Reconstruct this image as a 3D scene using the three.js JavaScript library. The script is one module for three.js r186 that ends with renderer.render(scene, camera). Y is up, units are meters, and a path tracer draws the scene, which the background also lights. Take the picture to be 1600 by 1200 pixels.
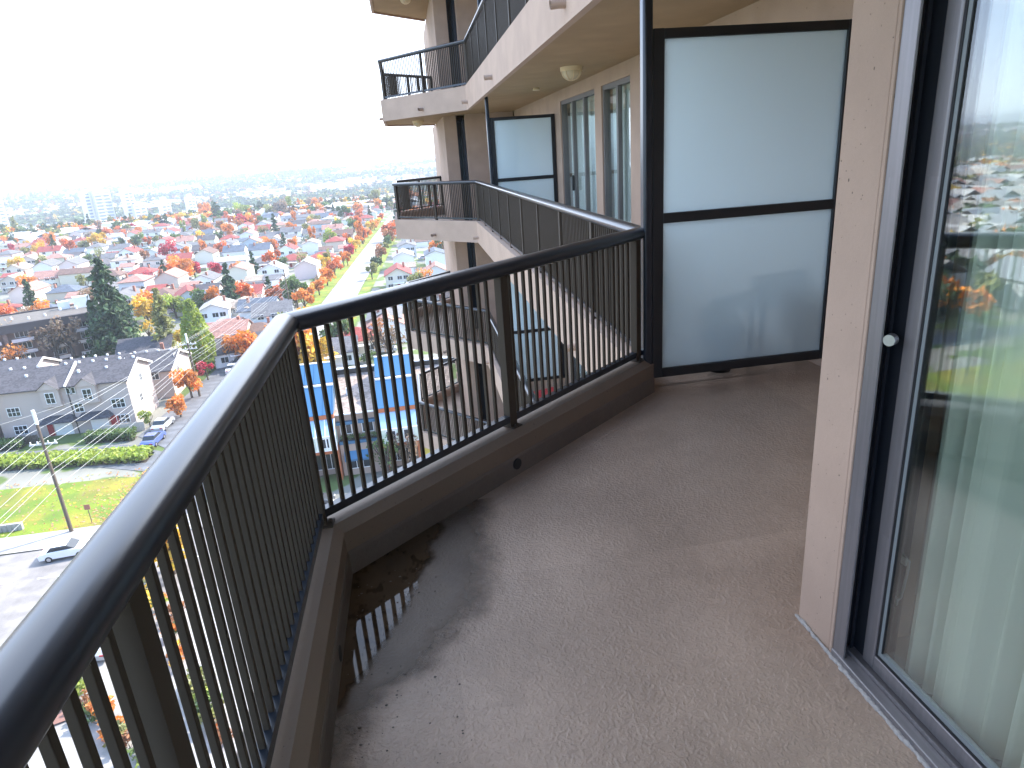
import * as THREE from 'three';
import { mergeGeometries, toCreasedNormals } from 'three/addons/utils/BufferGeometryUtils.js';
import { RoundedBoxGeometry } from 'three/addons/geometries/RoundedBoxGeometry.js';

// ------------------------------------------------------------------ camera, sky, sun, exposure
const scene = new THREE.Scene();
const EYE = 1.62, G = -33;                       // eye above the balcony floor (y = 0); street level
const camera = new THREE.PerspectiveCamera(60.0, 4 / 3, 0.05, 9000);
const CR = new THREE.Vector3(0.98551, -0.06662, 0.15597), CU = new THREE.Vector3(0.11337, 0.94274, -0.31368), CF = new THREE.Vector3(0.12614, -0.32682, -0.93663);
camera.position.set(0, EYE, 0);
camera.quaternion.setFromRotationMatrix(new THREE.Matrix4().makeBasis(CR, CU, CF.clone().negate()));
camera.updateMatrixWorld(true);
scene.add(camera);
const renderer = new THREE.WebGLRenderer({ antialias: true });
renderer.toneMapping = THREE.LinearToneMapping;
renderer.toneMappingExposure = 2.15;
renderer.shadowMap.enabled = true;
const SUN = new THREE.Vector3(Math.sin(0.52), 0, -Math.cos(0.52)).multiplyScalar(Math.cos(0.5)).add(new THREE.Vector3(0, Math.sin(0.5), 0)).normalize();
const sun = new THREE.DirectionalLight(new THREE.Color(1.0, 0.94, 0.84), 5.0);
sun.position.copy(SUN).multiplyScalar(400); sun.target.position.set(-60, G, -200);
sun.castShadow = true; sun.shadow.mapSize.set(4096, 4096);
Object.assign(sun.shadow.camera, { left: -400, right: 400, top: 400, bottom: -400, near: 1, far: 1500 });
scene.add(sun, sun.target);
scene.fog = new THREE.FogExp2(new THREE.Color(0.86, 0.93, 1.0), 0.0003);

// ------------------------------------------------------------------ random numbers and noise
function rng(seed) { let a = seed >>> 0; return () => { a = (a + 0x6D2B79F5) | 0; let t = Math.imul(a ^ (a >>> 15), 1 | a); t = (t + Math.imul(t ^ (t >>> 7), 61 | t)) ^ t; return ((t ^ (t >>> 14)) >>> 0) / 4294967296; }; }
function hash(x, y, s) { let h = Math.imul(x, 374761393) ^ Math.imul(y, 668265263) ^ Math.imul(s, 1442695041); h = Math.imul(h ^ (h >>> 13), 1274126177); return ((h ^ (h >>> 16)) >>> 0) / 4294967296; }
function vnoise(x, y, p, s) {                      // value noise, repeats every p cells
  const xi = Math.floor(x), yi = Math.floor(y), fx = x - xi, fy = y - yi, u = fx * fx * (3 - 2 * fx), v = fy * fy * (3 - 2 * fy);
  const w = k => ((k % p) + p) % p, a = hash(w(xi), w(yi), s), b = hash(w(xi + 1), w(yi), s), c = hash(w(xi), w(yi + 1), s), d = hash(w(xi + 1), w(yi + 1), s);
  return a + (b - a) * u + (c - a) * v + (a - b - c + d) * u * v;
}
function fbm(x, y, p, s, o = 4) { let t = 0, a = 0.5; for (let i = 0; i < o; i++) { t += a * vnoise(x, y, p, s + i); x *= 2; y *= 2; p *= 2; a *= 0.5; } return t / (1 - Math.pow(0.5, o)); }
const clamp = (x, a = 0, b = 1) => Math.min(b, Math.max(a, x)), smooth = (a, b, x) => { const t = clamp((x - a) / (b - a)); return t * t * (3 - 2 * t); }, lerp = (a, b, t) => a + (b - a) * t;

const pick = (r, list) => { let t = r() * list.reduce((a, b) => a + b[1], 0); for (const [v, w] of list) if ((t -= w) < 0) return v; return list[0][0]; };

// sky: hazy autumn sky, pale near the horizon and round the sun, blue higher up, thin cloud
{
  const W = 1024, H = 512, d = new Float32Array(W * H * 4);
  for (let j = 0; j < H; j++) for (let i = 0; i < W; i++) {
    const el = ((j + 0.5) / H - 0.5) * Math.PI, az = ((i + 0.5) / W - 0.5) * 2 * Math.PI, ce = Math.cos(el);
    const x = ce * Math.cos(az), y = Math.sin(el), z = ce * Math.sin(az);
    const cs = x * SUN.x + y * SUN.y + z * SUN.z, ang = Math.acos(clamp(cs, -1, 1));
    const up = Math.max(y, 0), k = Math.pow(1 - up, 6);
    let r = lerp(0.26, 1.2, k), g = lerp(0.55, 1.38, k), b = lerp(1.12, 1.62, k);
    const glow = 2.2 * Math.exp(-ang * ang / 0.16) + 0.9 * Math.exp(-ang * ang / 0.9);
    r += glow; g += glow * 0.97; b += glow * 0.92;
    const px = x / (up + 0.18), pz = z / (up + 0.18);
    const c = smooth(0.47, 0.72, fbm(px * 0.9 + 40, pz * 1.5 + 40, 256, 7, 5)) * smooth(0, 0.06, up) * 0.5;
    const cw = 1.9 + glow * 0.8; r = lerp(r, cw, c); g = lerp(g, cw * 1.02, c); b = lerp(b, cw * 1.05, c);
    if (y < 0) { const t = smooth(0, -0.2, y); r = lerp(r, 0.5, t); g = lerp(g, 0.5, t); b = lerp(b, 0.5, t); }
    d.set([r, g, b, 1], (j * W + i) * 4);
  }
  const t = new THREE.DataTexture(d, W, H, THREE.RGBAFormat, THREE.FloatType);
  t.mapping = THREE.EquirectangularReflectionMapping; t.magFilter = t.minFilter = THREE.LinearFilter; t.wrapS = THREE.RepeatWrapping; t.needsUpdate = true;
  scene.background = t; scene.environment = t;
}

// ------------------------------------------------------------------ textures and materials
function tex(n, fn, srgb = true, metres = 1) {
  const d = new Uint8Array(n * n * 4);
  for (let j = 0; j < n; j++) for (let i = 0; i < n; i++) { const c = fn(i / n, j / n), o = (j * n + i) * 4; d[o] = clamp(c[0]) * 255; d[o + 1] = clamp(c[1] ?? c[0]) * 255; d[o + 2] = clamp(c[2] ?? c[0]) * 255; d[o + 3] = 255; }
  const t = new THREE.DataTexture(d, n, n); t.wrapS = t.wrapT = THREE.RepeatWrapping; t.magFilter = THREE.LinearFilter; t.minFilter = THREE.LinearMipmapLinearFilter; t.generateMipmaps = true;
  if (srgb) t.colorSpace = THREE.SRGBColorSpace;
  t.repeat.set(1 / metres, 1 / metres); t.needsUpdate = true; return t;
}
const rgb = (r, g, b) => new THREE.Color().setRGB(r, g, b);
function std(c, roughness = 0.8, o = {}) { return new THREE.MeshStandardMaterial({ color: Array.isArray(c) ? rgb(...c) : c, roughness, side: THREE.DoubleSide, ...o }); }
function phys(c, roughness = 0.5, o = {}) { return new THREE.MeshPhysicalMaterial({ color: Array.isArray(c) ? rgb(...c) : c, roughness, side: THREE.DoubleSide, ...o }); }
const pits = (() => { const r = rng(11), a = []; for (let i = 0; i < 520; i++) a.push([r(), r(), 0.0006 + 0.0019 * r() * r() * r(), 0.5 + r()]); return a; })();
const pitGrid = (() => { const g = new Map(); for (const p of pits) { const k = Math.floor(p[0] * 32) + ',' + Math.floor(p[1] * 32); (g.get(k) || g.set(k, []).get(k)).push(p); } return g; })();
function pit(u, v) { let m = 0; const a = Math.floor(u * 32), b = Math.floor(v * 32); for (let i = -1; i < 2; i++) for (let j = -1; j < 2; j++) for (const p of pitGrid.get((a + i) + ',' + (b + j)) || []) { const dx = u - p[0], dy = (v - p[1]) * p[3], q = Math.hypot(dx, dy) / p[2]; if (q < 1.3) m = Math.max(m, smooth(1.3, 0.6, q)); } return m; }
const concreteMap = tex(1024, (u, v) => { const k = 0.9 + 0.1 * fbm(u * 6, v * 6, 6, 3) + 0.03 * (hash(u * 1024 | 0, v * 1024 | 0, 5) - 0.5) - 0.42 * pit(u, v); return [k, k * 0.995, k * 0.985]; }, true, 1.6);
const concreteBump = tex(1024, (u, v) => [0.55 + 0.25 * (fbm(u * 60, v * 60, 60, 9, 3) - 0.5) + 0.2 * (fbm(u * 7, v * 7, 7, 2, 2) - 0.5) - 0.45 * pit(u, v)], false, 1.6);
const floorMap = tex(1024, (u, v) => { const a = fbm(u * 5, v * 5, 5, 21, 5), b = fbm(u * 90, v * 90, 90, 23, 2); const c = smooth(0.52, 0.8, fbm(u * 2 + 5, v * 3, 64, 27, 5)), e = smooth(0.62, 0.8, fbm(u * 14, v * 14, 64, 29, 3)); const k = 0.8 + 0.18 * a + 0.06 * (b - 0.5) + 0.06 * c - 0.025 * e; return [k, k * (0.985 + 0.02 * a), k * (0.97 + 0.04 * a)]; }, true, 2.3);
const floorBump = tex(1024, (u, v) => { const a = fbm(u * 70, v * 70, 70, 31, 3), b = fbm(u * 160, v * 160, 160, 35, 2); return [0.5 + 0.8 * (smooth(0.35, 0.75, a) - 0.5) * 0.7 + 0.3 * (b - 0.5)]; }, false, 0.6);
const floorRough = tex(512, (u, v) => [0, 0.3 + 0.3 * fbm(u * 6, v * 6, 6, 41, 4), 0], false, 1.7);
const grassMap = tex(512, (u, v) => { const a = fbm(u * 8, v * 8, 8, 51, 5), b = hash(u * 512 | 0, v * 512 | 0, 53), y = smooth(0.86, 0.98, b) * smooth(0.45, 0.6, a); const w = smooth(0.5, 0.72, fbm(u * 3 + 7, v * 3, 64, 57, 4)); return [0.38 + 0.25 * a + 0.12 * b + 0.4 * y + 0.14 * w, 0.5 + 0.2 * a + 0.12 * b + 0.1 * y, 0.2 + 0.08 * b + 0.1 * w]; }, true, 17);
const asphaltMap = tex(512, (u, v) => { const k = 0.8 + 0.25 * (fbm(u * 7, v * 7, 7, 61, 5) - 0.5) + 0.12 * (hash(u * 512 | 0, v * 512 | 0, 63) - 0.5); return [k, k, k * 1.01]; }, true, 7);
const groundMap = tex(1024, (u, v) => { const a = fbm(u * 24, v * 24, 24, 71, 4), g = smooth(0.47, 0.56, fbm(u * 40, v * 40, 40, 77, 3)); return [lerp(0.62, 0.42, g) + 0.2 * (a - 0.5), lerp(0.61, 0.5, g) + 0.2 * (a - 0.5), lerp(0.58, 0.26, g) + 0.16 * (a - 0.5)]; }, true, 160);
const shingleMap = tex(512, (u, v) => { const row = Math.floor(v * 24), c = Math.floor(u * 20 + (row % 2) * 0.5); const k = 0.78 + 0.3 * hash(c % 20, row, 81) - 0.18 * smooth(0.12, 0, (v * 24) % 1) + 0.1 * (fbm(u * 5, v * 5, 5, 83) - 0.5); return [k, k, k]; }, true, 5);
const brushMap = tex(256, (u, v) => { const k = 0.88 + 0.12 * fbm(u * 64, v * 3, 64, 91, 3); return [k, k, k]; }, true, 0.5);
const clothBump = tex(256, (u, v) => [0.5 + 0.5 * Math.sin(u * 6.283 * 64) * Math.sin(v * 6.283 * 64)], false, 0.12);
const smudgeRough = tex(512, (u, v) => [0, 0.02 + 0.06 * smooth(0.5, 0.8, fbm(u * 4, v * 9, 4, 95, 4)), 0], false, 1.5);

const M = {
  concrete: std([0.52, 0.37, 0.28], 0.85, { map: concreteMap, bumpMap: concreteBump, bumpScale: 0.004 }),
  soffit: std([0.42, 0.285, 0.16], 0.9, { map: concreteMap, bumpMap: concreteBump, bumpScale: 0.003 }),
  floor: phys([0.41, 0.292, 0.212], 1, { map: floorMap, bumpMap: floorBump, bumpScale: 0.0022, roughnessMap: floorRough, clearcoat: 0.15, clearcoatRoughness: 0.35 }),
  coating: std([0.19, 0.138, 0.099], 0.6, { map: concreteMap, bumpMap: concreteBump, bumpScale: 0.003 }),
  membrane: std([0.15, 0.118, 0.095], 0.55, { map: floorMap, bumpMap: floorBump, bumpScale: 0.001 }),
  wet: phys([0.055, 0.04, 0.03], 0.03, { ior: 1.36 }),
  damp: phys([0.15, 0.115, 0.095], 0.28, { map: floorMap, bumpMap: floorBump, bumpScale: 0.001 }),
  rail: phys([0.02, 0.027, 0.038], 0.3, { metalness: 0.35, clearcoat: 0.45, clearcoatRoughness: 0.2 }),
  bar: phys([0.062, 0.047, 0.034], 0.55, { specularIntensity: 0.35 }),
  darkFrame: phys([0.016, 0.017, 0.019], 0.42),
  alu: std([0.29, 0.27, 0.27], 0.42, { metalness: 0.55, map: brushMap }),
  doorFrame: std([0.17, 0.155, 0.145], 0.45, { metalness: 0.3 }), sheer: phys([0.86, 0.88, 0.83], 0.95, { transmission: 0.15, thickness: 0 }),
  bead: std([0.2, 0.22, 0.22], 0.4),
  aluDark: std([0.035, 0.04, 0.05], 0.4, { metalness: 0.3, map: brushMap }),
  gasket: std([0.012, 0.012, 0.013], 0.6),
  steel: std([0.55, 0.55, 0.57], 0.3, { metalness: 0.85 }),
  glass: phys([0.965, 0.985, 0.965], 0.0, { transmission: 1, thickness: 0, ior: 1.9, roughnessMap: smudgeRough, roughness: 1 }),
  pane: phys([0.94, 0.97, 0.96], 0.0, { transmission: 1, thickness: 0, ior: 1.6 }),
  frost: phys([0.84, 0.95, 0.985], 0.64, { transmission: 0.78, thickness: 0, ior: 1.45 }),
  curtain: phys([0.66, 0.69, 0.62], 0.95, { transmission: 0.12, thickness: 0, bumpMap: clothBump, bumpScale: 0.0004 }),
  room: std([0.45, 0.43, 0.4], 0.9), carpet: std([0.16, 0.14, 0.12], 0.95),
  caulk: std([0.36, 0.33, 0.3], 0.7), lampBase: std([0.78, 0.62, 0.40], 0.5), lampGlass: phys([0.9, 0.78, 0.55], 0.35, { transmission: 0.4, thickness: 0 }),
  white: std([0.78, 0.78, 0.76], 0.5), red: std([0.45, 0.012, 0.018], 0.5), black: std([0.02, 0.02, 0.02], 0.5), terracotta: std([0.35, 0.13, 0.07], 0.8),
  grass: std([0.42, 0.45, 0.25], 0.95, { map: grassMap }), asphalt: std([0.36, 0.33, 0.305], 0.9, { map: asphaltMap }), lane: std([0.21, 0.215, 0.225], 0.9, { map: asphaltMap }),
  paving: std([0.5, 0.47, 0.43], 0.9, { map: asphaltMap }), brickPave: std([0.42, 0.22, 0.17], 0.9, { map: asphaltMap }), paint: std([0.8, 0.8, 0.78], 0.7),
  ground: std([0.62, 0.62, 0.58], 0.95, { map: groundMap }), wood: std([0.11, 0.085, 0.065], 0.9), bark: std([0.09, 0.07, 0.055], 0.95), wire: std([0.5, 0.5, 0.48], 0.5),
  winGlass: phys([0.03, 0.035, 0.04], 0.08), doorRed: std([0.3, 0.03, 0.03], 0.6), brick: std([0.34, 0.15, 0.10], 0.9),
};

// ------------------------------------------------------------------ geometry helpers
function clean(g) { g = g.index ? g.toNonIndexed() : g; for (const k of Object.keys(g.attributes)) if (!['position', 'normal', 'uv', 'color'].includes(k)) g.deleteAttribute(k); if (!g.attributes.normal) g.computeVertexNormals(); return g; }
function metricUV(g) {                              // uv in metres by the face's main direction
  g = clean(g); const p = g.attributes.position, n = g.attributes.normal, uv = new Float32Array(p.count * 2);
  for (let i = 0; i < p.count; i++) { const ax = Math.abs(n.getX(i)), ay = Math.abs(n.getY(i)), az = Math.abs(n.getZ(i)); const [u, v] = ay >= ax && ay >= az ? [p.getX(i), p.getZ(i)] : ax > az ? [p.getZ(i), p.getY(i)] : [p.getX(i), p.getY(i)]; uv[2 * i] = u; uv[2 * i + 1] = v; }
  g.setAttribute('uv', new THREE.BufferAttribute(uv, 2)); return g;
}
const box = (x0, x1, y0, y1, z0, z1) => new THREE.BoxGeometry(Math.abs(x1 - x0), Math.abs(y1 - y0), Math.abs(z1 - z0)).translate((x0 + x1) / 2, (y0 + y1) / 2, (z0 + z1) / 2);
const rbox = (x0, x1, y0, y1, z0, z1, r = 0.004) => new RoundedBoxGeometry(Math.abs(x1 - x0), Math.abs(y1 - y0), Math.abs(z1 - z0), 2, r).translate((x0 + x1) / 2, (y0 + y1) / 2, (z0 + z1) / 2);
function quads(list) {                              // [[a,b,c,d], ...] corner points
  const p = []; for (const [a, b, c, d] of list) { p.push(...a, ...b, ...c); if (d) p.push(...a, ...c, ...d); }
  const g = new THREE.BufferGeometry(); g.setAttribute('position', new THREE.Float32BufferAttribute(p, 3)); g.computeVertexNormals(); return g;
}
function bar(a, b, w, h = w, up = new THREE.Vector3(0, 1, 0)) {       // a box from point a to point b
  const A = new THREE.Vector3(...a), B = new THREE.Vector3(...b), d = B.clone().sub(A), l = d.length(); d.normalize();
  const x = Math.abs(d.dot(up)) > 0.99 ? new THREE.Vector3(1, 0, 0) : new THREE.Vector3().crossVectors(up, d).normalize(), y = new THREE.Vector3().crossVectors(d, x);
  return new THREE.BoxGeometry(w, h, l).applyMatrix4(new THREE.Matrix4().makeBasis(x, y, d).setPosition(A.add(B).multiplyScalar(0.5)));
}
function tube(points, r, seg = 24, rad = 6) { return new THREE.TubeGeometry(new THREE.CatmullRomCurve3(points.map(p => new THREE.Vector3(...p))), seg, r, rad); }
function offsetLine(pts, off) {                     // offset towards the building (right-hand side)
  return pts.map((p, i) => {
    const nrm = (a, b) => { const dx = b[0] - a[0], dz = b[1] - a[1], l = Math.hypot(dx, dz); return [-dz / l, dx / l]; };
    const n1 = i ? nrm(pts[i - 1], p) : nrm(p, pts[i + 1]), n2 = i < pts.length - 1 ? nrm(p, pts[i + 1]) : n1, k = 1 + n1[0] * n2[0] + n1[1] * n2[1];
    return [p[0] + off * (n1[0] + n2[0]) / k, p[1] + off * (n1[1] + n2[1]) / k];
  });
}
function sweep(pts, prof, { round = false, segs } = {}) {             // closed profile [offset, y] along a mitred line
  const rings = prof.map(([o, y]) => offsetLine(pts, o).map(([x, z]) => [x, y, z])), n = prof.length, out = [];
  for (let s = 0; s < pts.length - 1; s++) {
    if (segs && !segs.includes(s)) continue;
    const q = []; for (let i = 0; i < n; i++) { const j = (i + 1) % n; q.push([rings[i][s], rings[j][s], rings[j][s + 1], rings[i][s + 1]]); }
    let g = quads(q); if (round) g = toCreasedNormals(g, 0.9);
    out.push(g);
    for (const e of [s, s + 1]) { const f = []; for (let i = 1; i < n - 1; i++) f.push([rings[0][e], rings[i][e], rings[i + 1][e]]); if (e === 0 || e === pts.length - 1 || round) out.push(quads(f)); }
  }
  return mergeGeometries(out.map(clean).map(g => { g.deleteAttribute('uv'); return g; }));
}
function slabGeo(poly, y0, y1) {
  const s = new THREE.Shape(poly.map(([x, z]) => new THREE.Vector2(x, -z)));
  return new THREE.ExtrudeGeometry(s, { depth: y1 - y0, bevelEnabled: false }).rotateX(-Math.PI / 2).translate(0, y0, 0);
}
const sheet = (poly, y) => new THREE.ShapeGeometry(new THREE.Shape(poly.map(([x, z]) => new THREE.Vector2(x, -z)))).rotateX(-Math.PI / 2).translate(0, y, 0);

const used = new Map();
function numbered(n) { const k = used.get(n) || 0; used.set(n, k + 1); return k ? n + '_' + String(k).padStart(3, '0') : n; }
function mesh(name, geos, mat, parent, o = {}) {
  const list = (Array.isArray(geos) ? geos : [geos]).map(metricUV);
  const keepColor = list.every(g => g.attributes.color); if (!keepColor) list.forEach(g => g.deleteAttribute('color'));
  const m = new THREE.Mesh(list.length > 1 ? mergeGeometries(list) : list[0], mat);
  m.name = parent && parent !== scene ? name : numbered(name); m.castShadow = m.receiveShadow = true;
  (parent || scene).add(m); if (o.stuff) m.userData.kind = 'stuff'; if (o.label) m.userData.label = o.label; return m;
}
function tag(o, label, category, group) { o.userData.label = label; o.userData.category = category; if (group) o.userData.group = group; return o; }
function thing(name, label, category, [x, y, z] = [0, 0, 0], turn = 0, group) { const o = new THREE.Group(); o.name = numbered(name); o.position.set(x, y, z); o.rotation.y = turn; scene.add(o); return tag(o, label, category, group); }
function struct(name, geos, mat, label) { const m = mesh(name, geos, mat, scene); m.userData.kind = 'structure'; if (label) m.userData.label = label; return m; }
// a line of sight of the photograph, for finding where things stand on the ground
function sight(px, py) { return CF.clone().multiplyScalar(1040).add(CR.clone().multiplyScalar(px - 800)).add(CU.clone().multiplyScalar(600 - py)).normalize(); }
function gnd(px, py, h = 0) { const d = sight(px, py), t = (G + h - EYE) / d.y; return [d.x * t, d.z * t]; }
const screenX = p => { const v = new THREE.Vector3(...p).project(camera); return [(v.x + 1) * 800, (1 - v.y) * 600, v.z]; };
const inFrame = (x, y, z, m = 25) => { const f = new THREE.Vector3(x, y - EYE, z); if (f.dot(CF) < 0) return false; const [a, b] = screenX([x, y, z]); return a > -m && a < 1600 + m && b > -m && b < 1200 + m; };
const ordinal = n => ['first', 'second', 'third', 'fourth', 'fifth', 'sixth', 'seventh', 'eighth', 'ninth', 'tenth', 'eleventh', 'twelfth', 'thirteenth', 'fourteenth', 'fifteenth', 'sixteenth', 'seventeenth', 'eighteenth', 'nineteenth', 'twentieth'][n] || (n + 1) + 'th';

// ------------------------------------------------------------------ the tower: plan lines
const LV = k => k >= 0 ? 2.8 * k : 2.92 * k;                          // floor level of storey k
const Q0 = [-0.5, 4.5], A = [-0.49, -2.5], B = [1.48, -4.2], C = [1.6, -15.3], D = [-0.24, -17.6], E = [-0.24, -20.1], F = [1.15, -21.5];
const EDGE = [Q0, A, B, C, D, E, F], KERB = [[-0.09, -0.24], [-0.09, 0.235], [0.05, 0.235], [0.085, 0.2], [0.085, -0.01], [-0.02, -0.01], [-0.02, -0.24]];
const shift = (prof, y) => prof.map(([o, h]) => [o, h + y]);

const tower = thing('apartment_tower', 'tall beige concrete apartment tower with stepped balconies, filling the right half', 'building');
for (let k = -5; k <= 2; k++) {
  const y = LV(k), inner = offsetLine(EDGE, -0.03);
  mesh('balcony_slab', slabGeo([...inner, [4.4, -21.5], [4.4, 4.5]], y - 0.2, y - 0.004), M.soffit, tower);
  mesh('kerb', sweep(k === 0 ? [B, C, D, E, F] : EDGE, shift(KERB, y)), M.concrete, tower);
  mesh('floor_finish', sheet([...offsetLine(k === 0 ? [B, C, D, E, F] : EDGE, 0.09), [2.84, -17.5], [2.84, k === 0 ? -4.25 : -1.9]], y + 0.004), M.floor, tower);
}
// drain spouts through the kerbs
const spoutAt = (a, b, t, y) => { const p = [lerp(a[0], b[0], t), lerp(a[1], b[1], t)], dx = b[0] - a[0], dz = b[1] - a[1], l = Math.hypot(dx, dz), n = [dz / l, -dx / l]; return tube([[p[0] + n[0] * 0.08, y, p[1] + n[1] * 0.08], [p[0] + n[0] * 0.15, y, p[1] + n[1] * 0.15], [p[0] + n[0] * 0.21, y - 0.005, p[1] + n[1] * 0.21]], 0.035, 2, 12); };
for (const k of [-2, -1, 0, 1]) { const y = LV(k) - 0.1; for (const [a, b, t] of [[A, B, 0.5], [B, C, 0.14], [B, C, 0.58], [B, C, 0.975], [C, D, 0.5], [D, E, 0.6]]) mesh('drain_spout', spoutAt(a, b, t, y), M.concrete, tower); }
// walls of each storey
const XW = 2.85;
for (let k = -5; k <= 1; k++) {
  const y = LV(k), t = LV(k + 1) - 0.2 - y, w = (x0, x1, z0, z1, y0 = 0, y1 = t) => box(x0, x1, y + y0, y + y1, z0, z1), g = [];
  g.push(w(XW, XW + 0.2, -8.5, -1.9), w(XW, XW + 0.2, -10.1, -9.75), w(XW, XW + 0.2, -17.3, -12.3), w(XW, XW + 0.2, -9.75, -8.5, 2.42), w(XW, XW + 0.2, -12.3, -10.1, 2.42), w(XW, XW + 0.2, -9.75, -8.5, 0, 0.06), w(XW, XW + 0.2, -12.3, -10.1, 0, 0.06));
  g.push(w(1.66, XW, -17.75, -17.5), w(1.15, 1.46, -18.2, -17.8), w(1.15, 1.4, -24, -18.2), w(1.4, 1.7, -18.6, -18.4, 2.4, t));
  if (k !== 0) g.push(w(1.21, 1.5, -1.8, -1.6), w(1.21, XW, -1.9, -1.8), w(1.21, 1.5, -1.6, 4, 2.4), w(1.21, 1.5, 1.6, 4));
  mesh('wall', g, M.concrete, tower);
  mesh('window_frame', [w(1.46, 1.49, -18.05, -17.9, 0, 2.5), w(1.6, 1.66, -17.95, -17.76, 0, 2.5), w(1.49, 1.6, -18, -17.95, 2.44, 2.5)], M.aluDark, tower);
  mesh('window_pane', w(1.49, 1.6, -17.99, -17.98, 0, 2.44), M.winGlass, tower);
  // two sliding doors with curtains
  for (const [z0, z1, n] of [[-12.3, -10.1, 3], [-9.75, -8.5, 2]]) {
    const fr = [w(2.87, 2.97, z0, z0 + 0.05, 0.06, 2.42), w(2.87, 2.97, z1 - 0.05, z1, 0.06, 2.42), w(2.87, 2.97, z0 + 0.05, z1 - 0.05, 2.36, 2.42), w(2.87, 2.97, z0 + 0.05, z1 - 0.05, 0.06, 0.11)], pn = [];
    for (let i = 1; i < n; i++) { const z = lerp(z0, z1, i / n); fr.push(w(2.88, 2.94, z - 0.035, z + 0.035, 0.11, 2.36)); }
    const d = mesh('sliding_door', fr, M.doorFrame, tower);
    for (let i = 0; i < n; i++) { const a = lerp(z0 + 0.05, z1 - 0.05, i / n), b = lerp(z0 + 0.05, z1 - 0.05, (i + 1) / n); mesh('pane', w(2.915, 2.92, a, b, 0.11, 2.36), M.pane, d); }
    if (n === 3) mesh('handle', w(2.84, 2.87, lerp(z0, z1, 1 / 3) - 0.02, lerp(z0, z1, 1 / 3) + 0.03, 0.95, 1.2), M.black, d);
    const cp = []; for (let i = 0; i < 60; i++) { const f = j => [3.04 + 0.035 * Math.sin(j * 1.1) + 0.015 * Math.sin(j * 2.7), y, lerp(z0, z1, j / 60)], p = f(i), q = f(i + 1); cp.push([[p[0], y + 0.08, p[2]], [q[0], y + 0.08, q[2]], [q[0], y + 2.4, q[2]], [p[0], y + 2.4, p[2]]]); }
    mesh('curtain', toCreasedNormals(quads(cp), 1.2), M.sheer, tower);
  }
}
mesh('core', [box(4.4, 18, G, 14, -23.9, 4.4), box(1.16, 4.38, G, LV(-5) - 0.25, -21.4, 4.4), box(1.42, 4.4, LV(-5) - 0.2, LV(2), -23.9, -21.52), box(3.06, 4.4, LV(-5), LV(2), -17.2, -17.1)], M.concrete, tower);

// railings: one per balcony run; handrail, bottom rail, posts and balusters
const HR = []; for (let i = 0; i < 22; i++) { const a = i / 22 * 2 * Math.PI; HR.push([0.054 * Math.cos(a), 1.082 + 0.039 * Math.sin(a)]); }
const BR = [[-0.018, 0.267], [-0.018, 0.303], [0.018, 0.303], [0.018, 0.267]];
function railing(name, label, pts, y, postGap, each, group) {
  const r = thing(name, label, 'railing', [0, 0, 0], 0, group), loose = [], barG = new THREE.BoxGeometry(0.016, 0.755, 0.016).translate(0, 0.6775, 0);
  for (let s = 0; s < pts.length - 1; s++) {
    mesh('handrail', sweep(pts, shift(HR, y), { round: true, segs: [s] }), M.rail, r);
    mesh('bottom_rail', sweep(pts, shift(BR, y), { segs: [s] }), M.rail, r);
    const [a, b] = [pts[s], pts[s + 1]], L = Math.hypot(b[0] - a[0], b[1] - a[1]), ang = Math.atan2(-(b[1] - a[1]), b[0] - a[0]), at = t => [lerp(a[0], b[0], t / L), lerp(a[1], b[1], t / L)];
    const posts = postGap(s, L);
    for (const t of posts) { const [x, z] = at(t), g = [box(-0.027, 0.027, 0.236, 1.05, -0.022, 0.022)]; if (each) g.push(box(-0.035, 0.035, 0.2365, 0.246, -0.03, 0.05), box(-0.012, 0.012, 0.246, 0.258, 0.03, 0.044)); const p = mesh('post', g, M.bar, r); p.position.set(x, y, z); p.rotation.y = ang; }
    for (let t = 0.0575; t < L - 0.02; t += 0.0575) {
      if (posts.some(q => Math.abs(q - t) < 0.06)) continue;
      const [x, z] = at(t);
      if (each) { const m = new THREE.Mesh(BAR, M.bar); m.name = 'baluster'; m.castShadow = m.receiveShadow = true; m.position.set(x, y, z); m.rotation.y = ang; r.add(m); }
      else loose.push(barG.clone().rotateY(ang).translate(x, y, z));
    }
  }
  if (loose.length) mesh('balusters', loose, M.bar, r, { stuff: true });
  return r;
}
const BAR = metricUV(new RoundedBoxGeometry(0.016, 0.755, 0.016, 1, 0.002).translate(0, 0.6775, 0));
const every = d => (s, L) => { const a = [], n = Math.max(1, Math.round(L / d)); for (let i = 0; i <= n; i++) a.push(clamp(i / n * L, 0.04, L - 0.04)); return a; };
railing('balcony_railing', 'near dark metal balcony railing with thick round handrail, bending at the corner', [[-0.5, 1.2], A, B], 0, (s, L) => s === 0 ? [0.04, 0.6, 2.14, 3.69] : [1.205, 2.52], true);
railing('balcony_railing', "dark railing of the neighbouring balcony beyond the frosted screen, level with the near one", [B, C, D, E, F], 0, every(1.25), false);
railing('balcony_railing', 'dark railing of the balcony one floor up, at the top of the picture', [B, C, D, E, F], LV(1), every(1.25), false);
railing('balcony_railing', 'dark railing one floor down, seen between the near balusters', [B, C, D, E, F], LV(-1), every(1.25), false);
railing('balcony_railing', 'dark railing two floors down, seen low between the near balusters', [B, C, D, E, F], LV(-2), every(1.25), false);
railing('balcony_railing', 'dark railing three floors down, lowest one visible between the balusters', [B, C, D, E, F], LV(-3), every(1.25), false);

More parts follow.
